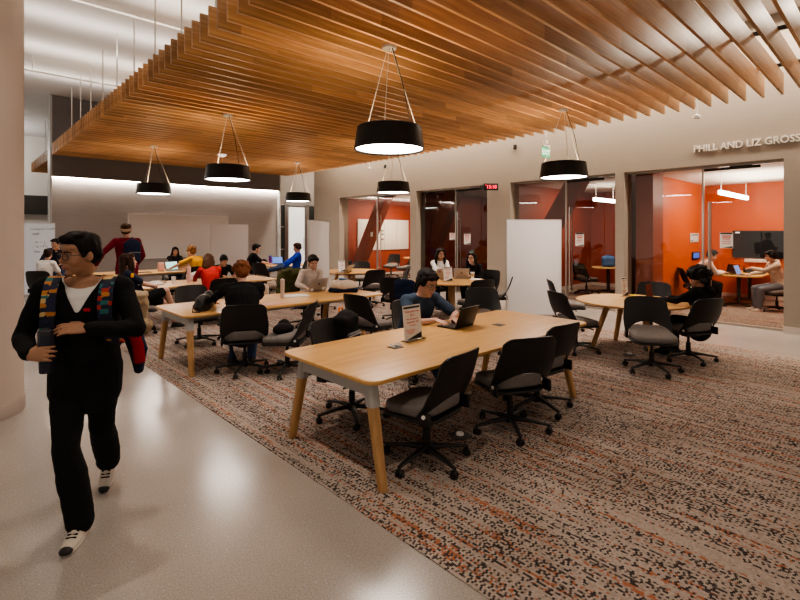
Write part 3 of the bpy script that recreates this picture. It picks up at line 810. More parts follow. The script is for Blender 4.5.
# mobile whiteboards
def mobile_board(c, ang, label, W=1.12, mat=None, H=1.93):
    t = thing('mobile_whiteboard', label, 'whiteboard', (c[0], c[1], 0.009), R(ang))
    s = BM(); box(s, (0, 0, 0.075+H/2), (W-0.02, 0.022, H-0.02)); obj('panel', s, mat or M_wboard, t, smooth=False)
    s = BM()
    for x in (-W/2+0.006, W/2-0.006): box(s, (x, 0, 0.075+H/2), (0.014, 0.03, H))
    for z in (0.082, 0.075+H-0.007): box(s, (0, 0, z), (W, 0.03, 0.014))
    obj('frame', s, M_alum, t, smooth=False)
    for x in (-W/2+0.10, W/2-0.10):
        s = BM(); box(s, (x, 0, 0.062), (0.05, 0.44, 0.03), bevel=0.008); f = obj('foot', s, M_alum, t)
        for y in (-0.19, 0.19):
            s = BM(); cyl(s, (x-0.014, y, 0.024), (x+0.014, y, 0.024), 0.024, n=14); obj('caster', s, M_caster, f)
    return t
def board2(p, q, label, **k):
    c = ((p[0]+q[0])/2, (p[1]+q[1])/2); return mobile_board(c, math.degrees(math.atan2(q[1]-p[1], q[0]-p[0])), label, W=math.dist(p, q), **k)
board2((8.19, 5.57), (9.0, 4.80), 'large blank white mobile whiteboard beside the front round table')
board2((5.42, 8.55), (6.34, 9.12), 'narrow looking mobile whiteboard behind the beige sweater woman, turned obliquely')
M_gboard = plain('grey_board', (0.52, 0.49, 0.47), 0.3, var=0.02)
board2((6.08, 15.3), (7.25, 15.1), 'grey mobile board in front of the right end of the glass whiteboard', mat=M_gboard)
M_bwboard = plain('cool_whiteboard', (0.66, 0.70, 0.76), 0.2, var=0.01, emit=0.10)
lb = board2((1.22, 16.05), (2.09, 15.95), 'mobile whiteboard with handwriting, standing left of the grey wall', mat=M_bwboard)
M_ink = plain('marker_ink', (0.03, 0.03, 0.05), 0.6)
def hand(parent, lines):
    b = BM()
    for (x, z, s, size) in lines: addtext(b, s, size, frameM((x, -0.0135, z), (1, 0, 0.02), (0, 0, 1)))
    o = obj('handwriting', b, M_ink, parent, smooth=False, recalc=False)
hand(lb, [(-0.10, 1.81, 'Looking for CLUES', 0.068), (-0.06, 1.66, 'WP', 0.10), (0.0, 1.46, 'Se  =', 0.07), (-0.06, 1.34, '~  Su = P', 0.07), (-0.02, 1.20, 'Max', 0.08)])
b = BM(); loft(b, [(0.20, -0.0135, 1.50), (0.22, -0.0135, 1.38), (0.30, -0.0135, 1.31), (0.40, -0.0135, 1.34)], [0.004]*4, n=5); obj('drawn_curve', b, M_ink, lb)

# fixed glass whiteboard on the back wall
t = thing('glass_whiteboard', 'wide glass whiteboard fixed to the grey back wall', 'whiteboard', (5.57, BY-0.03, 0.94))
M_gw = plain('glass_whiteboard_face', (0.60, 0.585, 0.565), 0.12, var=0.02)
s = BM(); box(s, (0, 0, 0.695), (3.14, 0.02, 1.39)); obj('panel', s, M_gw, t, smooth=False)
s = BM()
for x in (-1.575, 1.575): box(s, (x, -0.004, 0.695), (0.02, 0.03, 1.41))
for z in (0, 1.39): box(s, (0, -0.004, z), (3.16, 0.03, 0.022))
obj('frame', s, MATS['white_paint'], t, smooth=False)
s = BM(); box(s, (0.2, -0.05, 0.01), (0.9, 0.07, 0.015)); obj('pen_tray', s, M_alum, t, smooth=False)
# ================================================================== PEOPLE
def skin(name, c): return plain(name, c, 0.5, spec=0.35, var=0.05, scale=14)
M_sk_tan = skin('skin_tan', (0.36, 0.19, 0.115)); M_sk_light = skin('skin_light', (0.52, 0.31, 0.225)); M_sk_mid = skin('skin_mid', (0.45, 0.26, 0.17))
def hairm(name, c, sh=0.55): return plain(name, c, sh, spec=0.12, var=0.35, scale=22, bump=0.25, bscale=90)
M_h_black = hairm('hair_black', (0.012, 0.010, 0.010)); M_h_dkbr = hairm('hair_dark_brown', (0.035, 0.018, 0.012)); M_h_br = hairm('hair_brown', (0.065, 0.030, 0.015))
M_h_red = hairm('hair_auburn', (0.16, 0.055, 0.022)); M_h_curl = hairm('hair_golden_curls', (0.24, 0.115, 0.045))
M_eye = plain('eye_white', (0.75, 0.72, 0.69), 0.25, var=0.01); M_iris = plain('iris_dark', (0.02, 0.012, 0.008), 0.2, var=0.05)
M_lip = plain('lip', (0.36, 0.13, 0.105), 0.45, var=0.04)
def cloth(name, c, rough=0.9, var=0.12, bump=0.3): return plain(name, c, rough, spec=0.15, var=var, scale=9, bump=bump, bscale=26)
M_c_black = cloth('cloth_black', (0.010, 0.010, 0.011)); M_c_white = cloth('cloth_white', (0.70, 0.68, 0.66), var=0.03); M_c_maroon = cloth('cloth_maroon', (0.145, 0.010, 0.022))
M_c_navy = cloth('cloth_navy', (0.016, 0.022, 0.045)); M_c_yellow = cloth('cloth_yellow', (0.72, 0.36, 0.015)); M_c_red = cloth('cloth_red', (0.42, 0.030, 0.025))
M_c_blue = cloth('cloth_royal_blue', (0.012, 0.045, 0.40)); M_c_beige = cloth('cloth_beige_knit', (0.46, 0.385, 0.33)); M_c_tee = cloth('cloth_slate_blue', (0.045, 0.066, 0.100))
M_c_jean = cloth('cloth_denim', (0.035, 0.055, 0.105)); M_c_ljean = cloth('cloth_pale_denim', (0.17, 0.19, 0.23)); M_c_cream = cloth('cloth_cream', (0.60, 0.50, 0.40)); M_c_olive = cloth('cloth_olive', (0.060, 0.060, 0.022))
M_c_pink = cloth('cloth_pale_pink', (0.70, 0.58, 0.52)); M_c_khaki = cloth('cloth_khaki', (0.38, 0.29, 0.19))
M_shoe_d = plain('shoe_dark', (0.015, 0.015, 0.016), 0.5); M_shoe_l = plain('shoe_cream', (0.52, 0.46, 0.39), 0.6); M_sole = plain('shoe_sole', (0.62, 0.57, 0.50), 0.6); M_soled = plain('shoe_sole_dark', (0.02, 0.02, 0.02), 0.6)
M_glassf = plain('spectacle_frame', (0.015, 0.012, 0.012), 0.3); M_lens = mat_glass('spectacle_lens', (0.80, 0.82, 0.82), 0.6)

def ik(a, t, l1, l2, pole):
    a = Vector(a); t = Vector(t); d = t-a; L = d.length
    if L > (l1+l2)*0.995: t = a+d.normalized()*(l1+l2)*0.995; d = t-a; L = d.length
    x = (l1*l1-l2*l2+L*L)/(2*L); h = math.sqrt(max(0, l1*l1-x*x)); dn = d.normalized(); p = Vector(pole); p = (p-dn*p.dot(dn)).normalized()
    return a+dn*x+p*h, t

def rotz(a): return Matrix.Rotation(a, 3, 'Z')

class Fig:
    """skeleton of one figure in its own frame: x right, y forward, z up, origin on the floor under the hips"""
    def __init__(s, H=1.72, hip_z=0.92, lean=0, side=0, twist=0, head=(0, 0), neckf=0.0, hands=None, elbows=None, feet=None, knees=None, female=False, wide=1.0, hipy=0.0, headside=0, hs=1.06):
        s.hs = hs
        k = s.k = H/1.72; s.female = female; s.wide = wide
        s.fw = lambda a: Vector((math.sin(R(side)), math.sin(R(a))*math.cos(R(side)), math.cos(R(a))*math.cos(R(side))))
        s.P0 = Vector((0, hipy, hip_z)); s.P1 = s.P0+s.fw(lean*0.55)*0.16*k; s.P2 = s.P1+s.fw(lean)*0.20*k; s.P3 = s.P2+s.fw(lean*1.15)*0.165*k
        rt = rotz(-R(twist)) @ Vector((1, 0, 0)); rt = (rt-Vector((0, 0, math.tan(R(side))*0.6))).normalized()
        s.rt = rt; s.front = (rotz(-R(twist)) @ Vector((0, 1, 0)))
        sw = (0.158 if female else 0.178)*k*wide; up = s.fw(lean)
        s.S = {'R': s.P3-up*0.045*k+rt*sw, 'L': s.P3-up*0.045*k-rt*sw}
        hy, hp = head
        s.Hr = rotz(-R(twist+hy)) @ Matrix.Rotation(-R(hp), 3, 'X') @ Matrix.Rotation(R(headside), 3, 'Y')
        nd = (s.fw(lean*0.7)+s.front*(0.16+neckf)).normalized()
        s.N = s.P3+nd*0.055*k; s.Hc = s.P3+nd*0.165*k+s.Hr @ Vector((0, 0.012, 0.0))*k
        s.la, s.lf = 0.285*k, 0.255*k
        s.E, s.W = {}, {}
        hands = hands or {}; elbows = elbows or {}
        for q, sg in (('R', 1), ('L', -1)):
            tgt = hands.get(q, (sg*0.24, hipy+0.02, hip_z-0.04)); pole = elbows.get(q, (sg*0.6, -0.5, -0.6))
            s.E[q], s.W[q] = ik(s.S[q], tgt, s.la, s.lf, pole)
        hw = (0.095 if female else 0.088)*k
        s.lt, s.ls = 0.435*k, 0.425*k
        s.J, s.K, s.A = {}, {}, {}
        feet = feet or {}; knees = knees or {}
        for q, sg in (('R', 1), ('L', -1)):
            s.J[q] = s.P0+Vector((sg*hw, 0, -0.01))
            f = feet.get(q, (sg*0.10, 0.40, 0.085)); s.K[q], s.A[q] = ik(s.J[q], f, s.lt, s.ls, knees.get(q, (sg*0.12, 0.8, 0.6)))

def torso(b, f, o, hem=-0.07, top=True):
    k = f.k; fem = f.female; w = f.wide
    up = (f.P2-f.P1).normalized()
    pts = [f.P0+Vector((0, 0, hem)), f.P0+Vector((0, 0, 0.02)), f.P1, f.P1.lerp(f.P2, 0.5), f.P2, f.P3-up*0.07*k, f.P3-up*0.015*k]
    rad = [(0.160, 0.112), (0.162, 0.115), (0.130 if fem else 0.142, 0.100), (0.138 if fem else 0.152, 0.107), (0.150 if fem else 0.165, 0.118), (0.140 if fem else 0.158, 0.094), (0.075, 0.060)]
    loft(b, pts, [(r[0]*k*w+o, r[1]*k*w+o) for r in rad], n=20, up=f.front)
    if fem:
        for sg in (-1, 1): ell(b, f.P2+f.front*0.075*k+f.rt*sg*0.068*k-up*0.01, (0.062*k+o, 0.055*k+o, 0.062*k+o))
    for q in 'RL':
        ell(b, f.S[q]-(f.rt*(0.012 if q == 'R' else -0.012)), 0.056*k*w+o)
        loft(b, [f.P3+up*0.0, f.S[q]], [(0.044*k+o*0.7, 0.050*k+o*0.7), (0.048*k+o, 0.05*k+o)], n=12)

def arm(b, f, q, o, upto=1.0):
    k = f.k*(0.93 if f.female else 1.0); e = f.S[q].lerp(f.E[q], min(1, upto*2)) if upto <= 0.5 else f.E[q]
    if upto <= 0.5: loft(b, [f.S[q], f.S[q].lerp(e, 0.5), e], [0.050*k+o, 0.047*k+o, 0.045*k+o*1.25], n=14); return
    loft(b, [f.S[q], f.S[q].lerp(f.E[q], 0.4), f.E[q]], [0.050*k+o, 0.046*k+o, 0.038*k+o], n=14)
    fr = (upto-0.5)*2; w = f.E[q].lerp(f.W[q], fr)
    loft(b, [f.E[q], f.E[q].lerp(w, 0.3), w], [0.038*k+o, 0.039*k+o, (0.038+(0.0255-0.038)*fr)*k+o], n=14)

def leg(b, f, q, o, to=1.0, flare=0.0):
    k = f.k; j, kn, a = f.J[q], f.K[q], f.A[q]
    if to < 0.5:
        e = j.lerp(kn, to*2); loft(b, [j, j.lerp(e, 0.5), e], [0.088*k+o, 0.080*k+o, 0.072*k+o*1.5], n=16); return
    loft(b, [j, j.lerp(kn, 0.45), kn], [0.088*k+o, 0.076*k+o, 0.057*k+o], n=16)
    fr = (to-0.5)*2; e = kn.lerp(a, fr); s, u, d = frame_from(a-kn, (0, 1, 0))
    loft(b, [kn, kn.lerp(e, 0.35)-u*0.010*k, e], [0.056*k+o, 0.056*k+o+flare*0.4, 0.036*k+o+flare], n=16)

def hand(b, W, d, n, sg, k=1.0, curl=25, spread=5, thumb_in=0.3):
    """palm with five separate fingers; d = finger direction, n = palm-facing normal, sg=+1 right hand"""
    d = Vector(d).normalized(); n = Vector(n); n = (n-d*n.dot(d)).normalized(); th = d.cross(n)*(1 if sg > 0 else -1)   # thumb side
    P = lambda a, t, h: Vector(W)+d*a*k+th*t*k+n*h*k
    loft(b, [P(-0.01, 0, 0), P(0.03, 0, 0.002), P(0.07, 0, 0.003), P(0.088, 0, 0.003)], [(0.026*k, 0.019*k), (0.036*k, 0.016*k), (0.041*k, 0.014*k), (0.039*k, 0.011*k)], n=14, up=n)
    for t, L, r in ((0.031, 0.070, 0.0088), (0.0105, 0.079, 0.0092), (-0.0105, 0.074, 0.0088), (-0.0305, 0.058, 0.0078)):
        pts = [P(0.078, t, 0.002)]; ang = curl*0.6; sp = spread*(t/0.03); p = pts[0]
        for seg, q in ((0.45, 1.0), (0.30, 1.25), (0.25, 1.1)):
            dr = (d*math.cos(R(ang))+n*math.sin(R(ang))+th*math.sin(R(sp))).normalized(); p = p+dr*L*seg*k; pts.append(p); ang += curl*q
        loft(b, pts, [r*k, r*0.95*k, r*0.88*k, r*0.75*k], n=8)
    t0 = P(0.020, 0.026, 0.004); d1 = (d*0.62+th*0.70+n*thumb_in).normalized(); d2 = (d*0.88+th*0.30+n*thumb_in*1.2).normalized()
    loft(b, [t0, t0+d1*0.042*k, t0+d1*0.042*k+d2*0.040*k], [0.0135*k, 0.0110*k, 0.0085*k], n=9)

def head_bm(b, f, o=0.0):
    k = f.k*f.hs; M = f.Hr; T = lambda x, y, z: f.Hc+M @ Vector((x, y, z))*k
    e = lambda c, r, rot=None: ell(b, T(*c), tuple(v*k for v in r), M if rot is None else M @ Euler(rot).to_matrix(), seg=16, rings=10)
    j = 0.92 if f.female else 1.0
    e((0, -0.012, 0.035), (0.073, 0.093, 0.082)); e((0, 0.022, -0.020), (0.064*j, 0.070, 0.080)); e((0, 0.030, -0.060), (0.052*j, 0.056, 0.050))
    e((0, 0.066, -0.096), (0.024*j, 0.022, 0.018)); e((0, 0.060, 0.045), (0.050, 0.030, 0.030))
    for sx in (-1, 1):
        e((sx*0.040, 0.058, -0.030), (0.024, 0.026, 0.028)); e((sx*0.030, 0.080, 0.016), (0.022, 0.012, 0.008)); e((sx*0.074, -0.006, -0.008), (0.010, 0.020, 0.031), (0, 0, sx*0.35))
    loft(b, [T(0, 0.082, 0.012), T(0, 0.098, -0.012), T(0, 0.104, -0.026)], [0.008*k, 0.010*k, 0.0125*k], n=9)
    for sx in (-1, 1): e((sx*0.011, 0.092, -0.029), (0.009, 0.011, 0.008))
    e((0, 0.084, -0.056), (0.025, 0.014, 0.008)); e((0, 0.082, -0.067), (0.020, 0.013, 0.007))
    loft(b, [f.P3-Vector((0, 0, 0.03)), f.N, T(0, -0.012, -0.055)], [0.060*k*(0.88 if f.female else 1), 0.052*k*(0.88 if f.female else 1), 0.052*k*(0.88 if f.female else 1)], n=14)

def hair_mesh(f, style, seed=0):
    k = f.k*f.hs; M = f.Hr; b = BM(); T = lambda x, y, z: f.Hc+M @ Vector((x, y, z))*k
    e = lambda c, r, rot=None: ell(b, T(*c), tuple(v*k for v in r), M if rot is None else M @ Euler(rot).to_matrix(), seg=16, rings=10)
    amp, fq, vox = 0.006, 40, 0.008
    if style in ('short', 'bowl', 'long', 'bun', 'pony', 'part'):
        e((0, -0.022, 0.056), (0.082, 0.096, 0.076)); e((0, -0.050, 0.010), (0.077, 0.066, 0.078))
        for sx in (-1, 1): e((sx*0.066, 0.000, 0.040), (0.017, 0.046, 0.040))
    if style == 'short':
        e((0.010, 0.062, 0.088), (0.062, 0.038, 0.028), (0.35, 0, 0)); e((0, 0.01, 0.108), (0.060, 0.070, 0.030))
        for sx in (-1, 1): e((sx*0.072, 0.022, 0.015), (0.008, 0.016, 0.028))
    if style == 'bowl':   # thick straight fringe over the forehead
        e((0, 0.055, 0.074), (0.070, 0.046, 0.034), (0.5, 0, 0)); e((0, 0.0, 0.098), (0.072, 0.082, 0.038))
        for sx in (-1, 1): e((sx*0.074, 0.024, 0.022), (0.014, 0.030, 0.044)); e((sx*0.07, -0.03, 0.0), (0.020, 0.040, 0.05))
        amp = 0.009
    if style in ('long', 'part', 'pony', 'bun'):
        for sx in (-1, 1): e((sx*0.040, 0.045, 0.080), (0.042, 0.046, 0.034), (0.45, 0, sx*0.3))
    if style in ('long', 'part'):
        up = Vector((0, 0, 1))
        for sx in (-1, 1):
            loft(b, [T(sx*0.068, 0.015, 0.06), T(sx*0.084, 0.010, -0.02), T(sx*0.092, 0.005, -0.10), T(sx*0.090, 0.0, -0.10)+Vector((0, 0, -0.09))*k, T(sx*0.075, 0.0, -0.10)+Vector((0, 0, -0.17))*k], [(0.020*k, 0.040*k), (0.022*k, 0.045*k), (0.028*k, 0.042*k), (0.028*k, 0.036*k), (0.014*k, 0.02*k)], n=12, up=f.front)
        loft(b, [T(0, -0.06, 0.04), T(0, -0.088, -0.05), T(0, -0.09, -0.10)+Vector((0, 0, -0.05))*k, T(0, -0.09, -0.10)+Vector((0, 0, -0.15))*k, T(0, -0.075, -0.10)+Vector((0, 0, -0.22))*k], [(0.075*k, 0.045*k), (0.088*k, 0.042*k), (0.096*k, 0.040*k), (0.086*k, 0.034*k), (0.045*k, 0.018*k)], n=16, up=f.front)
        amp, fq = 0.008, 30
    if style == 'bun':
        e((0.0, -0.105, 0.085), (0.046, 0.042, 0.042)); amp = 0.008
    if style == 'pony':
        loft(b, [T(0, -0.10, 0.06), T(0, -0.14, 0.03), T(0, -0.13, -0.06), T(0, -0.12, -0.16)], [0.026*k, 0.034*k, 0.032*k, 0.012*k], n=10)
    if style in ('curly', 'bigcurl'):
        rnd = random.Random(seed); g = 1.0 if style == 'curly' else 1.25
        e((0, -0.022, 0.060), (0.090*g, 0.104*g, 0.084)); e((0, -0.055, 0.005), (0.084*g, 0.070*g, 0.085))
        for _ in range(60):
            th = rnd.uniform(0, 2*math.pi); ph = rnd.uniform(-0.25, 1.5)
            p = Vector((math.cos(th)*math.cos(ph)*0.086*g, -0.022+math.sin(th)*math.cos(ph)*0.100*g, 0.05+math.sin(ph)*0.085*g))
            if p.y > 0.045 and p.z < 0.075: continue
            e(tuple(p), (rnd.uniform(0.018, 0.028)*g,)*3)
        if style == 'bigcurl':   # falls past the shoulders
            for _ in range(70):
                z = rnd.uniform(-0.30, 0.0); x = rnd.uniform(-0.115, 0.115); y = -0.075-rnd.uniform(-0.03, 0.05)
                ell(b, f.Hc+(M @ Vector((x, y, 0)))*k+Vector((0, 0, z))*k, rnd.uniform(0.026, 0.042)*k, seg=10, rings=7)
        amp, fq, vox = 0.005, 60, 0.009
    b = voxel(b, vox, 2)
    b.normal_update(); off = Vector((seed*3.1, seed*1.7, seed))
    for v in b.verts:
        q = M.inverted() @ (v.co-f.Hc)
        nz = mnoise.noise(Vector((q.x*fq, q.y*fq, q.z*fq*0.35))+off); v.co += v.normal*nz*amp
    return b

def shoe(f, q, mat, sole, parent, tip=None, pitch=0.0, yaw=None):
    k = f.k; a = f.A[q]; sg = 1 if q == 'R' else -1
    M = Matrix.Translation(a) @ rotz(-R(yaw if yaw is not None else sg*8)).to_4x4() @ Matrix.Rotation(R(pitch), 4, 'X')
    b = BM()
    loft(b, [(0, -0.052, -0.045), (0, -0.03, -0.042), (0, 0.04, -0.044), (0, 0.10, -0.052), (0, 0.155, -0.058)], [(0.032, 0.034), (0.038, 0.040), (0.042, 0.038), (0.045, 0.028), (0.036, 0.020)], n=16, up=(0, 0, 1))
    loft(b, [(0, -0.012, -0.04), (0, -0.012, 0.015)], [0.047, 0.047], n=14, caps='flat'); ell(b, (0, 0.04, -0.03), (0.037, 0.06, 0.03))
    b = voxel(b, 0.008, 3); bmesh.ops.scale(b, vec=(k, k, k), verts=b.verts); bmesh.ops.transform(b, matrix=M, verts=b.verts)
    o = obj('shoe', b, mat, parent, auto=None)
    b = BM(); pts = []
    for i in range(28):
        t = 2*math.pi*i/28; y = 0.052+math.cos(t)*0.135; w = 0.043+0.006*math.cos(t); pts.append((math.sin(t)*w, y))
    prism(b, pts, -0.084, -0.058, bevel=0.006); bmesh.ops.scale(b, vec=(k, k, k), verts=b.verts); bmesh.ops.transform(b, matrix=M, verts=b.verts)
    obj('sole', b, sole, o)
    if tip:
        b = BM(); ell(b, (0, 0.165, -0.062), (0.034, 0.030, 0.022)); bmesh.ops.scale(b, vec=(k, k, k), verts=b.verts); bmesh.ops.transform(b, matrix=M, verts=b.verts); obj('toe_cap', b, tip, o)
        b = BM()
        for i in range(5): loft(b, [(-0.022, 0.035+i*0.018, 0.004-i*0.008), (0.022, 0.035+i*0.018, 0.004-i*0.008)], [0.005, 0.005], n=6)
        bmesh.ops.scale(b, vec=(k, k, k), verts=b.verts); bmesh.ops.transform(b, matrix=M, verts=b.verts); obj('laces', b, M_c_black, o)

def even_rim(b):
    # even out the cut edge of a garment
    for _ in range(6):
        new = {}
        for v in b.verts:
            nb = [e.other_vert(v).co for e in v.link_edges if e.is_boundary]
            if len(nb) == 2: new[v] = v.co*0.4+(nb[0]+nb[1])*0.3
        for v, c in new.items(): v.co = c

def person(label, loc, yaw, f, skinm, hair, hstyle, top, bottom, sleeve='long', legs=1.0, shoes=(None, None), neck=None, tee=None, vcut=None, hands=None, face=True, glasses=False, vox=0.009, seed=1, hood=False, shoe_kw=None, hem=-0.09, topname='shirt', flare=0.008, logo=None, tip=None):
    t = thing('person', label, 'person', loc, R(yaw-90))
    k = f.k; hands = hands or {}
    # --- body: one continuous surface
    b = BM(); torso(b, f, -0.006)
    for q, sg in (('R', 1), ('L', -1)):
        arm(b, f, q, 0.0 if sleeve != 'long' else -0.003); leg(b, f, q, 0.0 if legs < 0.6 else -0.005)
        fa = (f.W[q]-f.E[q]).normalized()
        h = hands.get(q, {}); d = h.get('d', fa); hand(b, f.W[q], d, h.get('n', (0, 0, -1)), sg, k*(0.93 if f.female else 1.0), h.get('curl', 22), h.get('spread', 5), h.get('thumb', 0.3))
        yw = ((shoe_kw or {}).get(q, {}) or {}).get('yaw', sg*8); fd = rotz(-R(yw if yw is not None else sg*8)) @ Vector((0, 1, 0))
        pt = ((shoe_kw or {}).get(q, {}) or {}).get('pitch', 0)
        MM = rotz(-R(yw if yw is not None else sg*8)) @ Matrix.Rotation(R(pt), 3, 'X')
        loft(b, [f.A[q]+MM @ Vector((0, -0.03, -0.035))*k, f.A[q]+MM @ Vector((0, 0.05, -0.035))*k, f.A[q]+MM @ Vector((0, 0.13, -0.058))*k], [(0.026*k, 0.026*k), (0.032*k, 0.026*k), (0.030*k, 0.014*k)], n=12)
    head_bm(b, f); b = voxel(b, vox*0.72, 3, 0.45)
    obj('body', b, skinm, t, auto=None)
    # --- clothes
    if tee: 
        b = BM(); torso(b, f, 0.008, hem=-0.03); b = voxel(b, 0.009, 4); bmesh.ops.delete(b, geom=[v for v in b.verts if (v.co-f.N-f.front*0.02).length < 0.098*k], context='VERTS'); even_rim(b); obj('undershirt', b, tee, t, auto=None)
    b = BM(); torso(b, f, 0.016, hem=hem)
    for q in 'RL':
        if sleeve == 'long': arm(b, f, q, 0.013, 0.97)
        elif sleeve == 'short': arm(b, f, q, 0.016, 0.36)
    if hood:
        e_ = f.N-f.front*0.075*k-Vector((0, 0, 0.045)); loft(b, [e_+f.rt*0.10*k+f.front*0.06, e_+f.rt*0.07*k-f.front*0.01, e_-f.front*0.03, e_-f.rt*0.07*k-f.front*0.01, e_-f.rt*0.10*k+f.front*0.06], [(0.03, 0.04), (0.035, 0.055), (0.04, 0.065), (0.035, 0.055), (0.03, 0.04)], n=12)
    b = voxel(b, vox*1.15, 5); b.normal_update()
    for v in b.verts:   # soft folds
        v.co += v.normal*(0.0055*mnoise.noise(v.co*11+Vector((seed, 0, 0)))+0.003*mnoise.noise(v.co*26))
    nz = f.P3+(f.P3-f.P2).normalized()*0.012
    upv = (f.N-f.P3).normalized()
    kill = [v for v in b.verts if (v.co-f.P3).dot(upv) > 0.028*k and (v.co-f.P3).length < 0.095*k]
    if vcut:   # open collar: a V down the front
        kill += [v for v in b.verts if (v.co-f.P2).dot(f.front) > 0.0 and vcut[0] < v.co.z and abs((v.co-f.P2).dot(f.rt)-vcut[2]*(v.co.z-vcut[0])) < vcut[1]*(v.co.z-vcut[0])]
    bmesh.ops.delete(b, geom=list(set(kill)), context='VERTS'); even_rim(b)
    sh = obj(topname, b, top, t, auto=None)
    if neck:
        b = BM(); loft(b, [f.P3+upv*(-0.01), f.P3+upv*0.045*k], [0.064*k, 0.058*k], n=18, caps='flat'); obj('collar', b, neck, t, auto=None)
    b = BM(); up = Vector((0, 0, 1))
    loft(b, [f.P0+Vector((0, 0, -0.085)), f.P0, f.P0+f.fw(0)*0.08*k], [(0.150*k, 0.108*k), (0.168*k, 0.122*k), (0.150*k, 0.112*k)], n=18, up=(0, 1, 0))
    for q in 'RL': leg(b, f, q, 0.012, legs, flare if legs >= 0.6 else 0.0)
    b = voxel(b, vox*1.15, 4); b.normal_update()
    for v in b.verts: v.co += v.normal*(0.006*mnoise.noise(v.co*9+Vector((0, seed, 0)))+0.003*mnoise.noise(v.co*22))
    obj('trousers' if legs > 0.6 else 'shorts', b, bottom, t, auto=None)
    if shoes[0]:
        for q in 'RL': shoe(f, q, shoes[0], shoes[1], t, tip, **((shoe_kw or {}).get(q, {}) or {}))
    if hstyle: obj('hair', hair_mesh(f, hstyle, seed), hair, t, auto=None)
    if face:
        k = f.k*f.hs; M = f.Hr; T = lambda x, y, z: f.Hc+M @ Vector((x, y, z))*k
        for sx in (-1, 1):
            b = BM(); ell(b, T(sx*0.031, 0.0815, 0.001), (0.0135*k, 0.0085*k, 0.0068*k), M); eo = obj('eye', b, M_eye, t)
            b = BM(); ell(b, T(sx*0.031, 0.0880, 0.001), (0.0060*k, 0.0030*k, 0.0060*k), M); obj('iris', b, M_iris, eo)
            b = BM(); loft(b, [T(sx*0.014, 0.0925, 0.021), T(sx*0.030, 0.0920, 0.026), T(sx*0.050, 0.078, 0.020)], [0.0042*k, 0.0045*k, 0.0028*k], n=6); obj('eyebrow', b, hair, t)
        b = BM(); loft(b, [T(-0.023, 0.086, -0.0615), T(-0.008, 0.0975, -0.0585), T(0.008, 0.0975, -0.0585), T(0.023, 0.086, -0.0615)], [0.0025*k, 0.0050*k, 0.0050*k, 0.0025*k], n=7); loft(b, [T(-0.018, 0.087, -0.064), T(0, 0.0955, -0.068), T(0.018, 0.087, -0.064)], [0.003*k, 0.0058*k, 0.003*k], n=7); obj('lips', b, M_lip, t)
        if glasses:
            b = BM()
            for sx in (-1, 1):
                pts = [T(sx*0.032+0.024*math.cos(a), 0.104-abs(0.024*math.cos(a)*sx+0.0)*0.1-0.006*(sx*math.cos(a) > 0.3), -0.002+0.018*math.sin(a)) for a in [2*math.pi*i/20 for i in range(20)]]
                loft(b, pts, [0.0022*k]*20, n=6, closed=True); loft(b, [T(sx*0.056, 0.098, 0.004), T(sx*0.076, 0.04, 0.006), T(sx*0.080, -0.01, 0.002)], [0.0022*k]*3, n=6)
            loft(b, [T(-0.009, 0.107, 0.003), T(0.009, 0.107, 0.003)], [0.002*k]*2, n=6); go = obj('glasses', b, M_glassf, t)
    return t, f

def W2L(loc, yaw):
    """world point -> a figure's own frame"""
    Mi = (Matrix.Translation(Vector(loc)) @ Matrix.Rotation(R(yaw-90), 4, 'Z')).inverted()
    return lambda x, y, z: tuple(Mi @ Vector((x, y, z)))

# ------------------------------------------------ the walking young man in the foreground
loc = (0.60, 3.42, 0.0); yaw = -116
L = W2L(loc, yaw)
fa = L(0.545, 3.265, 0.088); ra = L(0.80, 3.80, 0.175)
walker = Fig(H=1.74, hip_z=0.925, lean=3, head=(44, 4), hands={'R': (0.185, 0.285, 1.09), 'L': (-0.085, 0.275, 1.215)}, elbows={'R': (0.55, -0.45, -0.6), 'L': (-0.85, -0.2, -0.45)},
             feet={'R': (fa[0], fa[1], 0.088), 'L': ra}, knees={'R': (0.1, 1, 0.0), 'L': (0.05, 1, 0.0)}, wide=1.12, hs=1.03)
person('young man with glasses walking in a black jacket, holding a dark tumbler', loc, yaw, walker, M_sk_tan, M_h_black, 'short', M_c_black, M_c_black, shoes=(M_shoe_l, M_sole), tee=M_c_white,
       vcut=(1.285, 0.52, 0.0), hands={'R': {'d': (-0.80, 0.45, 0.10), 'n': (-0.35, -0.75, -0.2), 'curl': 38, 'thumb': 0.6}, 'L': {'d': (0.95, 0.22, 0.12), 'n': (-0.2, -0.6, -0.75), 'curl': 16, 'spread': 4}},
       glasses=True, vox=0.0068, seed=3, hem=-0.13, topname='jacket', flare=0.026, shoe_kw={'R': {'yaw': 6, 'pitch': 0}, 'L': {'yaw': 2, 'pitch': -38}}, tip=M_soled)
b = BM(); k_ = walker.k; c_ = walker.P2+walker.front*0.158-walker.rt*0.055+Vector((0, 0, 0.015)); box(b, c_, (0.034, 0.010, 0.018), bevel=0.004); obj('logo_patch', b, plain('logo_red', (0.45, 0.01, 0.03), 0.6), bpy.data.objects['person'])
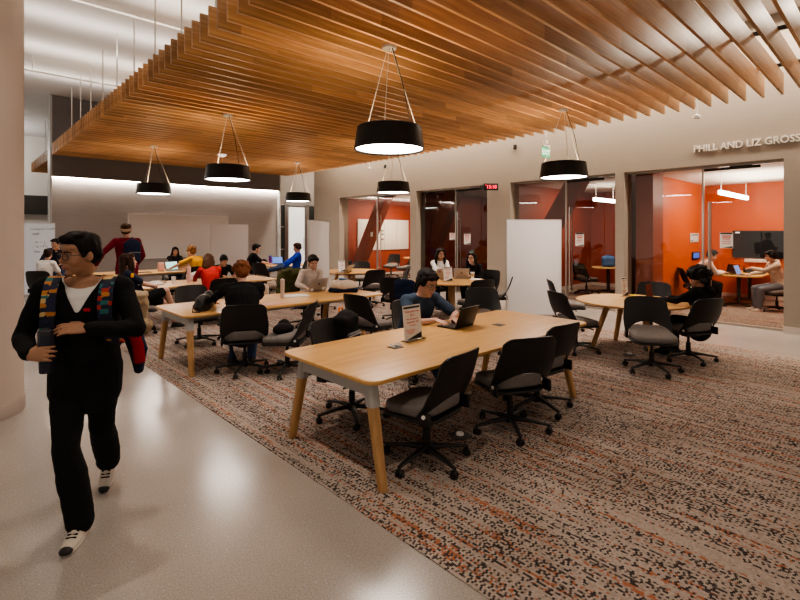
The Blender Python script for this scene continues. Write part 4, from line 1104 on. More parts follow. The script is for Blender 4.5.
# walker's backpack and tumbler
M_strap = None
def strap_mat():
    m, n, l, b = nt('patterned_strap'); setp(b, Roughness=0.85)
    tc = n.new('ShaderNodeTexCoord'); mp = n.new('ShaderNodeMapping'); mp.inputs['Scale'].default_value = (26, 26, 42); l.new(tc.outputs['Object'], mp.inputs[0])
    v = n.new('ShaderNodeTexVoronoi'); v.distance = 'CHEBYCHEV'; v.inputs['Scale'].default_value = 1; v.inputs['Randomness'].default_value = 0.5; l.new(mp.outputs[0], v.inputs['Vector'])
    sp = n.new('ShaderNodeSeparateColor'); l.new(v.outputs['Color'], sp.inputs[0])
    cr = n.new('ShaderNodeValToRGB'); cr.color_ramp.interpolation = 'CONSTANT'
    cols = [(0, (0.010, 0.012, 0.03)), (0.46, (0.42, 0.17, 0.04)), (0.60, (0.02, 0.12, 0.12)), (0.68, (0.35, 0.03, 0.02)), (0.76, (0.012, 0.015, 0.05)), (0.93, (0.5, 0.36, 0.16))]
    while len(cr.color_ramp.elements) < len(cols): cr.color_ramp.elements.new(0.5)
    for e, (p, c) in zip(cr.color_ramp.elements, cols): e.position = p; e.color = (*c, 1)
    l.new(sp.outputs[0], cr.inputs[0]); l.new(cr.outputs[0], b.inputs['Base Color']); return m
M_strap = strap_mat()
M_bag_navy = cloth('bag_navy', (0.014, 0.020, 0.045)); M_bag_black = cloth('bag_black', (0.014, 0.013, 0.013)); M_redtag = cloth('bag_red', (0.30, 0.015, 0.02))
def flatloft(b, pts, w, t, up): loft(b, pts, [(w, t)]*len(pts), n=10, up=up)
def backpack(label, loc, rz, mat, pocket, size=(0.31, 0.17, 0.46), tiltx=0.0, group=None, handle=None):
    """upright rucksack, front towards -y, straps on +y"""
    t = thing('backpack', label, 'backpack', loc, rz); t.rotation_euler = (tiltx, 0, rz)
    w, d, h = size
    b = BM(); box(b, (0, 0, h*0.47), (w*0.92, d*0.9, h*0.86), bevel=0.05, seg=3); ell(b, (0, 0, h*0.80), (w*0.44, d*0.42, h*0.20)); ell(b, (0, -d*0.1, h*0.3), (w*0.47, d*0.5, h*0.3))
    b = voxel(b, 0.012, 5)
    for v in b.verts: v.co += Vector((1, 1, 1))*0.010*mnoise.noise(v.co*9)
    obj('body', b, mat, t, auto=None)
    b = BM(); box(b, (0, -d*0.50, h*0.30), (w*0.72, d*0.26, h*0.42), bevel=0.03, seg=3); b = voxel(b, 0.012, 4); obj('pocket', b, pocket, t, auto=None)
    b = BM(); loft(b, [(-w*0.36, -d*0.60, h*0.44), (0, -d*0.665, h*0.455), (w*0.36, -d*0.60, h*0.44)], [0.004]*3, n=6); obj('zip', b, M_grey, t)
    b = BM(); loft(b, [(-0.04, d*0.25, h*0.93), (-0.03, d*0.27, h*1.03), (0.03, d*0.27, h*1.03), (0.04, d*0.25, h*0.93)], [0.009]*4, n=8, up=(0, 1, 0)); obj('handle', b, handle or mat, t)
    return t
def worn_straps(t, f, ploc, prz, mat, o=0.022):
    """straps of a worn rucksack follow the shoulders of figure f (same frame as the person)"""
    for sg in (-1, 1):
        r = f.rt*sg*0.118*f.k*f.wide; fr = f.front; up = (f.P3-f.P2).normalized(); P = f.P3
        pts = [P+r-fr*0.115-up*0.10, P+r-fr*0.070-up*0.005, P+r*1.02+fr*0.005+up*0.033, P+r*1.02+fr*0.085-up*0.015, P+r*1.0+fr*(0.132)-up*0.10, P+r*1.02+fr*(0.146)-up*0.20, P+r*1.12+fr*0.128-up*0.30, P+r*1.4+fr*0.075-up*0.36]
        pts = [p+(p-(P-up*0.15)).normalized()*o*0.3 for p in pts]
        # smooth the path, then sweep a flat band whose width stays along the shoulder line
        for _ in range(2):
            q = [pts[0]]
            for a_, b_ in zip(pts, pts[1:]): q += [a_.lerp(b_, 0.25), a_.lerp(b_, 0.75)]
            pts = q+[pts[-1]]
        b = BM(); rings = []
        for i, p in enumerate(pts):
            d = (pts[min(i+1, len(pts)-1)]-pts[max(i-1, 0)]).normalized(); s_ = f.rt; nn = d.cross(s_).normalized()
            hw_, ht = 0.036*f.k, 0.008
            rings.append([b.verts.new(p+s_*x_*hw_+nn*y_*ht) for x_, y_ in ((-1, -1), (1, -1), (1, 1), (-1, 1))])
        for a_, b_ in zip(rings, rings[1:]):
            for j in range(4): b.faces.new((a_[j], a_[(j+1) % 4], b_[(j+1) % 4], b_[j]))
        b.faces.new(rings[0]); b.faces.new(rings[-1][::-1])
        obj('strap', b, mat, t)
def at_person(loc, yaw, v):
    return Matrix.Translation(Vector(loc)) @ Matrix.Rotation(R(yaw-90), 4, 'Z') @ Vector(v)

wl, wy = (0.60, 3.42, 0.0), -116
bp = thing('backpack', 'backpack with patterned straps and a red tag worn by the walking man', 'backpack', wl, R(wy-90))
b = BM(); box(b, (0.0, -0.235, 1.20), (0.30, 0.17, 0.42), bevel=0.05, seg=3); b = voxel(b, 0.012, 4); obj('body', b, M_bag_navy, bp, auto=None)
worn_straps(bp, walker, wl, wy, M_strap, 0.030)
b = BM(); flatloft(b, [(-0.23, -0.13, 1.10), (-0.26, -0.11, 1.02), (-0.275, -0.09, 0.92)], 0.035, 0.012, (0, 1, 0)); obj('tag', b, M_redtag, bp)
b = BM(); loft(b, [(-0.20, -0.22, 1.10), (-0.245, -0.20, 0.97), (-0.25, -0.19, 0.85)], [(0.05, 0.06), (0.055, 0.06), (0.03, 0.04)], n=12); obj('side_pocket', b, M_bag_navy, bp)
def tumbler(label, loc, mat, lidm, h=0.24, r=0.036, rot=(0, 0, 0), name='tumbler'):
    t = thing(name, label, name.replace('_', ' '), loc); t.rotation_euler = rot
    b = BM(); lathe(b, [(0, 0), (r*0.82, 0), (r*0.86, 0.01), (r, h*0.62), (r, h*0.86), (0, h*0.86)], n=24); obj('body', b, mat, t)
    b = BM(); lathe(b, [(0, h*0.86), (r*1.03, h*0.86), (r*1.03, h*0.95), (r*0.5, h*0.97), (r*0.45, h), (0, h)], n=24); obj('lid', b, lidm, t)
    return t
M_key_early = plain('tumbler_lid', (0.03, 0.03, 0.035), 0.4)
M_tumb = plain('tumbler_navy', (0.016, 0.018, 0.035), 0.35, var=0.05)
tumbler('dark navy tumbler held by the walking man', at_person(wl, wy, (0.110, 0.268, 0.985)), M_tumb, M_key_early, 0.24, 0.040)

# ------------------------------------------------ the seated and standing people in the hall
SEAT = dict(hip_z=0.575, hipy=-0.03)
def sit(label, x, y, yaw, hands_w=None, skinm=M_sk_light, hair=M_h_black, style='short', top=M_c_black, bottom=M_c_jean, fig=None, feet=None, **kw):
    L = W2L((x, y, 0), yaw); hs = {q: L(*v) for q, v in (hands_w or {}).items()}
    fg = dict(SEAT); fg.update(fig or {})
    if 'hands' in fg: hs.update(fg.pop('hands'))
    f = Fig(hands=hs, feet=feet or {'R': (0.13, 0.36, 0.088), 'L': (-0.12, 0.40, 0.088)}, **fg)
    hd = kw.pop('handpose', None) or {'R': {'d': (-0.15, 1, -0.1), 'n': (0, 0, -1), 'curl': 24}, 'L': {'d': (0.15, 1, -0.1), 'n': (0, 0, -1), 'curl': 24}}
    kw.setdefault('shoes', (M_shoe_d, M_soled))
    return person(label, (x, y, 0), yaw, f, skinm, hair, style, top, bottom, hands=hd, **kw)

sit('young man in a slate blue T-shirt typing on a dark laptop at the front table', 4.04, 4.08, -97, {'R': (3.88, 3.54, 0.79), 'L': (4.10, 3.50, 0.79)}, hair=M_h_black, style='bowl', top=M_c_tee,
    fig=dict(H=1.90, hip_z=0.47, lean=24, head=(-8, 20), elbows={'R': (0.9, -0.3, -0.5), 'L': (-0.9, -0.1, -0.35)}, wide=1.10, hs=1.14), sleeve='short', vox=0.0075, neck=M_c_tee, seed=5, glasses=True, shoes=(M_c_khaki, M_sole), feet={'R': (0.08, 0.70, 0.088), 'L': (-0.14, 0.62, 0.088)})
sit('woman in a black sweater with short auburn hair, seen from behind at the second table', 2.68, 5.72, 68, {'R': (3.20, 6.36, 0.80), 'L': (2.62, 6.50, 0.80)}, hair=M_h_red, style='curly', top=M_c_black,
    fig=dict(H=1.80, hip_z=0.56, hipy=0.03, lean=26, head=(-4, 28), female=True, wide=1.30, elbows={'R': (1, -0.3, -0.55), 'L': (-1, -0.3, -0.55)}, hs=1.08), seed=4)
sit('young woman in a beige turtleneck at a silver laptop, second table', 4.86, 7.64, -98, {'R': (4.50, 7.18, 0.79), 'L': (4.70, 7.16, 0.79)}, skinm=M_sk_mid, hair=M_h_black, style='pony', top=M_c_beige, bottom=M_c_black,
    fig=dict(H=1.74, hip_z=0.54, lean=17, head=(6, 24), female=True, wide=1.08, hs=1.1, elbows={'R': (0.8, -0.3, -0.6), 'L': (-0.8, -0.3, -0.6)}), neck=M_c_beige, seed=6)
nt_, nf = sit('woman in a navy jersey with dark hair leaning back sideways at the third table', 2.40, 9.13, -2, hair=M_h_dkbr, style='long', top=M_c_navy, bottom=M_c_black, skinm=M_sk_light,
    fig=dict(H=1.80, lean=-24, hs=1.12, head=(-4, -8), female=True, neckf=0.35, hands={'R': (0.02, 0.26, 0.80), 'L': (-0.03, 0.28, 0.76)}, elbows={'R': (0.7, -0.4, -0.6), 'L': (-0.7, -0.4, -0.6)}, knees={'R': (0, 0.5, 1), 'L': (0, 0.3, 1)}),
    feet={'R': (0.06, 0.56, 0.31), 'L': (-0.14, 0.62, 0.088)}, sleeve='short', legs=0.40, seed=8, handpose={'R': {'d': (-0.9, 0.3, -0.2), 'n': (0, -0.6, -0.6), 'curl': 30}, 'L': {'d': (0.9, 0.3, -0.2), 'n': (0, -0.6, -0.6), 'curl': 30}})
for c_, r_, m_, n_ in (((nf.S['R']+nf.rt*0.052+nf.front*0.045+Vector((0, 0, -0.01))), (0.012, 0.030, 0.040), M_c_yellow, 'yellow_emblem'), ((nf.P2+nf.rt*0.150+nf.front*0.10+Vector((0, 0, -0.03))), (0.035, 0.030, 0.050), M_c_white, 'white_numeral')):
    b = BM(); ell(b, c_, r_); obj(n_, b, m_, nt_)
sit('woman with long brown hair in a red top at the third table, seen from behind', 3.64, 9.16, 84, {'R': (3.95, 9.68, 0.785), 'L': (3.55, 9.75, 0.785)}, hair=M_h_br, style='long', top=M_c_red, bottom=M_c_jean, skinm=M_sk_mid,
    fig=dict(H=1.66, lean=16, head=(28, 20), female=True, wide=1.08, elbows={'R': (1, 0, -0.4), 'L': (-1, 0, -0.4)}), seed=9)
sit('black haired person on the far side of the third table, behind the woman in red', 4.56, 11.0, -92, {'R': (4.45, 10.5, 0.785), 'L': (4.7, 10.5, 0.785)}, hair=M_h_black, style='short', top=M_c_black, bottom=M_c_black, skinm=M_sk_mid,
    fig=dict(H=1.66, hip_z=0.53, lean=30, head=(0, 35)), seed=10)
sit('curly golden haired person in a yellow T-shirt leaning over the farthest table', 4.72, 12.55, 122, {'L': (4.05, 13.05, 0.785), 'R': (4.55, 13.2, 0.785)}, hair=M_h_curl, style='curly', top=M_c_yellow, bottom=M_c_jean, skinm=M_sk_light,
    fig=dict(H=1.80, hip_z=0.60, lean=27, head=(0, 10), wide=1.08, elbows={'R': (1, 0, -0.3), 'L': (-1, 0, -0.2)}), sleeve='short', seed=11)
sit('dark haired woman facing the camera behind a tan laptop at the farthest long table', 4.72, 14.52, -98, {'R': (4.55, 13.98, 0.785), 'L': (4.8, 13.98, 0.785)}, hair=M_h_black, style='long', top=M_c_black, bottom=M_c_black, skinm=M_sk_tan,
    fig=dict(H=1.62, lean=10, head=(0, 12), female=True), seed=12)
sit('person in a white shirt with a dark hair bun, seated before the handwritten whiteboard', 1.60, 13.6, 52, hair=M_h_dkbr, style='bun', top=M_c_white, bottom=M_c_jean, skinm=M_sk_light,
    fig=dict(H=1.66, lean=8, head=(-12, 8), female=True, hands={'R': (0.15, 0.34, 0.70), 'L': (-0.1, 0.34, 0.72)}), sleeve='short', seed=13)
lc = (1.97, 14.75, 0)
person('black haired person standing bent forward, just behind the walking man in view', lc, -100, Fig(H=1.70, hip_z=0.90, lean=36, head=(40, 10), feet={'R': (0.1, 0.06, 0.088), 'L': (-0.1, -0.05, 0.088)}, hands={'R': (0.20, 0.50, 1.02), 'L': (-0.15, 0.50, 1.0)}),
       M_sk_mid, M_h_black, 'short', M_c_navy, M_c_jean, shoes=(M_shoe_d, M_soled), seed=14)
sit('man in a black T-shirt with short black hair at the farthest round table', 6.72, 13.86, -16, {'R': (7.22, 13.55, 0.785), 'L': (7.28, 13.78, 0.785)}, hair=M_h_black, style='short', top=M_c_black, bottom=M_c_black, skinm=M_sk_light,
    fig=dict(H=1.82, hip_z=0.55, lean=16, head=(0, 14), wide=1.08, hs=1.12), sleeve='short', seed=15, glasses=True)
sit('person in a royal blue sweatshirt lounging with both feet up on a chair', 7.60, 12.72, 160, hair=M_h_dkbr, style='bowl', top=M_c_blue, bottom=M_c_jean, skinm=M_sk_mid,
    fig=dict(H=1.80, hs=1.12, lean=-8, head=(10, 10), hands={'R': (0.12, 0.40, 0.74), 'L': (-0.10, 0.36, 0.72)}, elbows={'R': (0.7, -0.4, -0.6), 'L': (-0.7, -0.4, -0.6)}, knees={'R': (0, 0.2, 1), 'L': (0, 0.2, 1)}),
    feet={'R': (0.10, 0.80, 0.60), 'L': (-0.06, 0.84, 0.62)}, seed=16, shoes=(M_shoe_d, M_sole), shoe_kw={'R': {'yaw': 10, 'pitch': 55}, 'L': {'yaw': -10, 'pitch': 55}})
sit('girl with long black hair facing the camera behind a stickered laptop', 8.42, 7.60, 236, {'R': (8.02, 7.16, 0.785), 'L': (8.16, 7.06, 0.785)}, hair=M_h_black, style='part', top=M_c_white, bottom=M_c_black, skinm=M_sk_mid,
    fig=dict(H=1.76, hip_z=0.55, lean=12, head=(-4, 6), female=True, hs=1.12), seed=17)
sit('girl with long black hair in profile at the table with two laptops', 8.92, 6.84, 186, {'R': (8.52, 6.98, 0.79), 'L': (8.50, 6.70, 0.79)}, hair=M_h_black, style='long', top=M_c_black, bottom=M_c_black, skinm=M_sk_light,
    fig=dict(H=1.72, hip_z=0.53, lean=26, head=(-12, -4), female=True, hs=1.1), seed=18, glasses=True)
_, hf = sit('woman in black with headphones over long curly black hair at the front round table', 7.54, 2.00, 82, {'R': (7.74, 2.42, 0.79), 'L': (7.46, 2.44, 0.79)}, hair=M_h_black, style='bigcurl', top=M_c_black, bottom=M_c_black, skinm=M_sk_tan,
    fig=dict(H=1.62, hip_z=0.47, lean=4, side=13, head=(-44, 16), female=True, wide=1.1, hs=1.18, elbows={'R': (0.8, -0.4, -0.5), 'L': (-0.8, -0.4, -0.5)}), seed=19)
sit('person in a pale pink shirt working in the orange room', 13.15, 3.46, -58, {'R': (13.42, 3.0, 0.80), 'L': (13.62, 3.08, 0.80)}, hair=M_h_black, style='short', top=M_c_pink, bottom=M_c_black, skinm=M_sk_mid,
    fig=dict(H=1.74, lean=27, head=(6, 20), wide=1.08), seed=20)
sit('person in a pale hoodie with dark hair at the right of the orange room', 13.28, 1.98, 126, {'R': (13.42, 2.48, 0.80), 'L': (13.16, 2.42, 0.95)}, hair=M_h_black, style='bowl', top=M_c_cream, bottom=M_c_ljean, skinm=M_sk_light,
    fig=dict(H=1.66, lean=12, head=(8, 10), female=True), seed=21, hood=True, shoes=(M_shoe_l, M_sole), topname='hoodie')
# the tall standing person with a navy backpack
ml, my = (2.66, 11.05, 0), 100
Lm = W2L(ml, my)
mf = Fig(H=1.92, hip_z=1.02, lean=2, head=(28, -4), wide=1.12, feet={'R': (0.11, 0.02, 0.095), 'L': (-0.11, 0.06, 0.095)}, hands={'L': (-0.52, 0.16, 1.10), 'R': (0.28, 0.22, 1.05)}, elbows={'L': (-0.6, -0.6, 0.2), 'R': (0.6, -0.5, -0.5)})
person('tall person in a maroon sweatshirt standing with back to the camera, navy backpack on', ml, my, mf, M_sk_light, M_h_br, 'bun', M_c_maroon, M_c_jean, shoes=(M_shoe_d, M_soled), seed=22, topname='sweatshirt')
bp = backpack('navy backpack worn by the tall person in maroon', at_person(ml, my, (0.0, -0.235, 1.12)), R(my-90), M_bag_navy, M_c_navy, (0.33, 0.18, 0.50))
M_hat = cloth('headband_tan', (0.36, 0.27, 0.19))
hb = BM(); k = mf.k*mf.hs; pts = []
for i in range(24):
    a = 2*math.pi*i/24; pts.append(mf.Hc+mf.Hr @ Vector((0.088*math.cos(a), -0.02+0.108*math.sin(a), 0.040+0.03*math.sin(a)))*k)
loft(hb, pts, [(0.010, 0.028)]*24, n=8, closed=True)
o = thing('headband', 'tan headband on the tall person in maroon', 'headband', ml, R(my-90)); obj('band', hb, M_hat, o)
# headphones of the curly haired woman
# ================================================================== THINGS ON THE TABLES, WALLS AND FLOOR
hp = thing('headphones', 'black over-ear headphones on the curly haired woman in black', 'headphones', (7.54, 2.00, 0), R(82-90))
def headphones_on(t, f):
    k = f.k*f.hs; T = lambda x, y, z: f.Hc+f.Hr @ Vector((x, y, z))*k
    b = BM(); loft(b, [T(0.118*math.cos(R(a)), -0.005, 0.012+0.142*math.sin(R(a))) for a in range(0, 181, 15)], [(0.012, 0.007)]*13, n=8, up=f.front); obj('headband', b, M_chair, t)
    for sx in (-1, 1):
        b = BM(); ell(b, T(sx*0.112, -0.005, -0.005), (0.022*k, 0.042*k, 0.048*k), f.Hr); obj('ear_cup', b, M_chair, t)
headphones_on(hp, hf)
M_lapdark = plain('laptop_dark', (0.020, 0.018, 0.017), 0.4, metal=0.3, var=0.05); M_lapsil = plain('laptop_silver', (0.38, 0.35, 0.33), 0.35, metal=0.5, var=0.03); M_laptan = plain('laptop_tan', (0.36, 0.28, 0.20), 0.45, var=0.04)
M_key = plain('keyboard_black', (0.010, 0.010, 0.011), 0.5, var=0.1); M_scr_off = plain('screen_dark', (0.012, 0.013, 0.016), 0.15, var=0.05)
M_scr_cyan = emis('screen_cyan', (0.35, 0.75, 0.70), 0.9); M_scr_blue = emis('screen_blue', (0.10, 0.22, 0.62), 0.55); M_scr_white = emis('screen_white', (0.75, 0.8, 0.85), 0.7)
M_mark = plain('lid_mark', (0.05, 0.045, 0.04), 0.3)
M_paper = plain('paper_white', (0.74, 0.72, 0.69), 0.7, var=0.02); M_redink = plain('red_print', (0.55, 0.07, 0.05), 0.7); M_blackink = plain('black_print', (0.02, 0.02, 0.02), 0.6)
M_acryl = mat_glass('acrylic', (0.92, 0.93, 0.92), 0.9)
def laptop(label, x, y, rz, body=None, screen=None, z=TZ, tilt=18, w=0.34, stickers=None, mark=False):
    body = body or M_lapsil
    t = thing('laptop', label, 'laptop', (x, y, z), R(rz))
    b = BM(); box(b, (0, 0, 0.009), (w, 0.235, 0.016), bevel=0.006); obj('base', b, body, t)
    b = BM(); box(b, (0, 0.035, 0.0178), (w*0.88, 0.115, 0.002)); kb = obj('keyboard', b, M_key, t, smooth=False)
    Ml = Matrix.Translation((0, 0.115, 0.014)) @ Matrix.Rotation(R(-tilt), 4, 'X')
    b = BM(); box(b, (0, 0, 0.115), (w, 0.008, 0.228), bevel=0.0035); bmesh.ops.transform(b, matrix=Ml, verts=b.verts); ld = obj('lid', b, body, t)
    b = BM(); box(b, (0, -0.0046, 0.118), (w*0.93, 0.001, 0.200)); bmesh.ops.transform(b, matrix=Ml, verts=b.verts); obj('screen', b, screen or M_scr_white, ld, smooth=False)
    if mark:
        b = BM(); lathe(b, [(0, 0), (0.017, 0), (0.017, 0.0012), (0, 0.0012)], n=20, c=(0, 0, 0)); bmesh.ops.transform(b, matrix=Ml @ Matrix.Translation((0, 0.0042, 0.125)) @ Matrix.Rotation(R(-90), 4, 'X'), verts=b.verts); obj('lid_mark', b, M_mark, ld)
    for (sx, sz, sw, sh, m) in stickers or []:
        b = BM(); box(b, (sx, 0.0046, sz), (sw, 0.001, sh)); bmesh.ops.transform(b, matrix=Ml, verts=b.verts); obj('sticker', b, m, ld, smooth=False)
    return t
laptop('dark open laptop the young man in slate blue types on', 4.00, 3.37, 186, M_lapdark, M_scr_off, tilt=20, w=0.36)
laptop('silver laptop with white stickers in front of the woman in beige', 4.60, 7.08, 184, M_lapsil, stickers=[(-0.12, 0.035, 0.07, 0.05, M_paper), (0.13, 0.03, 0.05, 0.05, M_paper)], mark=True, w=0.36)
laptop('laptop covered in stickers before the long haired girl facing the camera', 7.86, 6.98, 142, M_laptan, stickers=[(-0.11, 0.16, 0.05, 0.04, MATS['cloth_red']), (0.10, 0.17, 0.04, 0.04, plain('sticker_violet', (0.16, 0.05, 0.35), 0.5)), (-0.12, 0.06, 0.04, 0.04, MATS['bag_red']), (0.02, 0.19, 0.05, 0.03, M_paper), (0.12, 0.05, 0.05, 0.04, M_paper)])
laptop('plain grey laptop beside the coffee cup, back to the camera', 8.26, 6.78, 128, M_lapsil, mark=True)
laptop('laptop seen edge on at the front round table, before the woman in headphones', 7.72, 2.56, 4, M_lapdark, M_scr_off, tilt=6)
laptop('laptop with a pale cyan screen on the farthest long table', 4.36, 13.38, 14, M_lapsil, M_scr_cyan)
laptop('tan backed laptop in front of the dark haired woman facing the camera', 4.74, 13.86, 178, M_laptan)
laptop('closed-angle silver laptop standing on the third round table', 7.25, 9.82, 205, M_lapsil, tilt=38)
laptop('laptop with a blue screen on the farthest round table', 7.62, 13.78, -22, M_lapdark, M_scr_blue)
laptop('laptop used by the person in pale pink in the orange room', 13.72, 3.00, 236, M_lapdark, M_scr_off, z=0.743)
laptop('laptop with a bright blue screen in the orange room, before the hoodie wearer', 13.58, 2.62, -4, M_lapsil, M_scr_blue, z=0.743)

def table_sign(label, x, y, rz=0, w=0.215, h=0.29, z=TZ, text=True):
    t = thing('sign_holder', label, 'sign', (x, y, z), R(rz))
    b = BM(); box(b, (0, 0, 0.003), (w+0.03, 0.085, 0.006), bevel=0.002); obj('base', b, M_acryl, t)
    T_ = Matrix.Translation((0, 0, 0.004)) @ Matrix.Rotation(R(-6), 4, 'X')
    def put(b, n, m, par=t, rc=True): bmesh.ops.transform(b, matrix=T_, verts=b.verts); return obj(n, b, m, par, smooth=False, recalc=rc)
    b = BM(); box(b, (0, 0, h/2+0.004), (w, 0.004, h)); c = put(b, 'card', M_paper)
    b = BM(); box(b, (0, -0.0024, h*0.945), (w*0.92, 0.0006, h*0.06)); put(b, 'header_band', M_blackink, c)
    b = BM(); prism(b, [(w*0.47, h*0.02), (w*0.47, h*0.19), (-w*0.40, h*0.02)], 0, 0.0006, Matrix(((1, 0, 0, 0), (0, 0, 1, -0.003), (0, 1, 0, 0), (0, 0, 0, 1)))); put(b, 'corner_wedge', M_blackink, c)
    if text:
        b = BM()
        for i, (s, sz, zz) in enumerate((('Welcome to the', 0.026, 0.80), ('ELC!', 0.028, 0.69), ('We will open on', 0.022, 0.585), ('September 9th', 0.024, 0.49), ('for fall term', 0.016, 0.405))):
            addtext(b, s, sz*h/0.29, frameM((0, -0.0036, h*zz), (1, 0, 0), (0, 0, 1)), align='CENTER', bold=0.0006)
        for i in range(4): box(b, (-w*0.16+0.01*(i % 2), -0.003, h*(0.30-0.035*i)), (w*(0.55-0.08*i), 0.0006, 0.004))
        put(b, 'red_print', M_redink, c, False)
    return t
table_sign('acrylic stand with a red printed notice on the front long table', 3.19, 3.20, 2, 0.24, 0.32)
table_sign('acrylic notice stand on the front round table, seen almost edge on', 7.88, 3.10, 0)
table_sign('acrylic notice stand before the stickered laptop', 7.56, 6.56, -8, 0.24, 0.29)
table_sign('acrylic notice stand behind the silver laptop on the third round table', 7.40, 10.05, 4)

# bottles, cups
M_pinkb = plain('bottle_pink', (0.68, 0.42, 0.40), 0.35, var=0.03); M_purple = plain('bottle_purple', (0.16, 0.03, 0.26), 0.3); M_clearb = plain('bottle_milky', (0.62, 0.50, 0.46), 0.2, var=0.08); M_whiteb = plain('bottle_white', (0.75, 0.74, 0.72), 0.35)
tumbler('pale pink bottle on the third long table', (3.52, 9.98, TZ), M_pinkb, M_pinkb, 0.33, 0.040, name='water_bottle')
tumbler('milky pink bottle standing near the middle of the second long table', (3.76, 6.66, TZ), M_clearb, M_clearb, 0.30, 0.034, name='water_bottle')
tumbler('purple bottle on the farthest round table', (7.44, 13.94, TZ), M_purple, plain('lid_blue', (0.05, 0.12, 0.4), 0.4), 0.29, 0.050, name='water_bottle')
tumbler('small white bottle on the farthest round table', (7.06, 14.0, TZ), M_whiteb, M_whiteb, 0.22, 0.034, name='water_bottle')
tumbler('black bottle beside the silver laptop on the third round table', (7.56, 9.92, TZ), M_key, M_key, 0.30, 0.044, name='water_bottle')
def cup(label, loc, mat, lid, sleeve=None, h=0.12, r=0.042):
    t = thing('paper_cup', label, 'cup', loc)
    b = BM(); lathe(b, [(0, 0), (r*0.72, 0), (r, h), (0, h)], n=24); c = obj('cup_body', b, mat, t)
    b = BM(); lathe(b, [(0, h), (r*1.06, h), (r*1.06, h+0.008), (r*0.9, h+0.018), (0, h+0.018)], n=24); obj('lid', b, lid, t)
    if sleeve:
        b = BM(); lathe(b, [(r*0.82, h*0.30), (r*0.985, h*0.80), (r*1.0, h*0.80), (r*0.84, h*0.30)], n=24); obj('sleeve', b, sleeve, t)
cup('white cup beside the pink bottle on the third table', (3.24, 10.02, TZ), M_paper, M_paper)
cup('coffee cup with a black lid beside the grey laptop', (8.44, 6.62, TZ), M_paper, M_key, plain('cup_sleeve', (0.40, 0.24, 0.11), 0.8), 0.14, 0.046)
cup('small cup on the orange room table', (14.2, 2.95, 0.743), plain('cup_tan', (0.62, 0.46, 0.22), 0.7), M_paper, None, 0.10, 0.04)

# papers
def paper(name, label, x, y, rz, w, d, mat, cat='paper', th=0.004, z=TZ):
    b = BM(); box(b, (0, 0, th/2), (w, d, th)); o = obj(name, b, mat, None, smooth=False); o.location = (x, y, z+0.0005); o.rotation_euler = (0, 0, R(rz)); tag(o, label, cat)
M_pinkpaper = plain('pink_print', (0.62, 0.36, 0.30), 0.7, var=0.2, scale=60)
paper('paper_sheet', 'pinkish printed sheet on the second table, right of the black sweater woman', 3.34, 6.22, 12, 0.40, 0.22, M_pinkpaper)
paper('notebook', 'white open notebook on the second table before the laptop', 4.02, 6.72, -20, 0.42, 0.28, M_paper, 'notebook', 0.010)
paper('phone', 'dark phone lying on the second table beside the laptop', 4.74, 6.62, 30, 0.085, 0.16, M_key, 'phone', 0.009)
paper('phone', 'dark phone between hands and notebook at the black sweater woman', 2.92, 6.62, 30, 0.085, 0.16, M_key, 'phone', 0.009)
paper('folder', 'tan folder on the third table behind the white papers', 2.95, 10.40, 6, 0.46, 0.28, M_c_khaki, 'folder', 0.02)
paper('tablet', 'black tablet lying on the farthest long table', 3.55, 13.25, 4, 0.36, 0.22, M_key, 'tablet', 0.014)
paper('paper_sheet', 'white sheet beside the coffee cup on the table with two laptops', 8.30, 6.42, 25, 0.28, 0.21, M_paper)
paper('paper_sheet', 'white sheet under the hand of the woman in headphones', 7.80, 2.78, 20, 0.28, 0.21, M_paper)
paper('sticky_pad', 'small yellow sticky pad at the foot of the notice on the front round table', 7.72, 2.92, 15, 0.08, 0.08, plain('sticky_yellow', (0.80, 0.62, 0.02), 0.7, emit=0.1), 'sticky notes', 0.045)
def blob(name, label, cat, parts, mat, loc, rz=0, vox=0.014, wr=0.02, fq=7, seed=0, sm=4, extra=None):
    """soft crumpled thing fused from ellipsoids/boxes; parts: ('e',c,r) or ('b',c,s)"""
    b = BM()
    for p in parts:
        if p[0] == 'e': ell(b, p[1], p[2])
        else: box(b, p[1], p[2], bevel=min(p[2])*0.25)
    b = voxel(b, vox, sm); b.normal_update(); o3 = Vector((seed*2.3, seed, 0))
    for v in b.verts:
        v.co += v.normal*wr*(mnoise.noise(v.co*fq+o3)+0.5*mnoise.noise(v.co*fq*2.3+o3))
        if v.co.z < 0: v.co.z = 0
    t = thing(name, label, cat, loc, R(rz)); obj('body', b, mat, t, auto=None)
    for n_, q, m in extra or []: obj(n_, q, m, t, auto=None)
    return t
M_leather = plain('black_leather', (0.012, 0.012, 0.013), 0.28, spec=0.5, var=0.1, bump=0.15, bscale=60)
st = BM(); loft(st, [(-0.15, 0.0, 0.05), (-0.24, -0.02, 0.10), (-0.27, -0.03, 0.02), (-0.18, -0.06, 0.008), (-0.1, -0.05, 0.05)], [0.008]*5, n=8)
blob('handbag', 'black leather handbag slumped on the left of the second long table', 'handbag', [('e', (0, 0, 0.10), (0.16, 0.10, 0.12)), ('e', (0.07, 0.0, 0.17), (0.09, 0.08, 0.09)), ('e', (-0.08, 0, 0.07), (0.10, 0.09, 0.08))], M_leather, (2.42, 6.28, TZ), 30, seed=2, extra=[('strap', st, M_leather)])
nv = BM(); box(nv, (0, 0, 0.035), (0.50, 0.30, 0.07), bevel=0.03, seg=3)
lg_ = BM(); ell(lg_, (-0.03, 0.0, 0.215), (0.06, 0.05, 0.02)); ell(lg_, (0.03, 0.06, 0.20), (0.05, 0.05, 0.02))
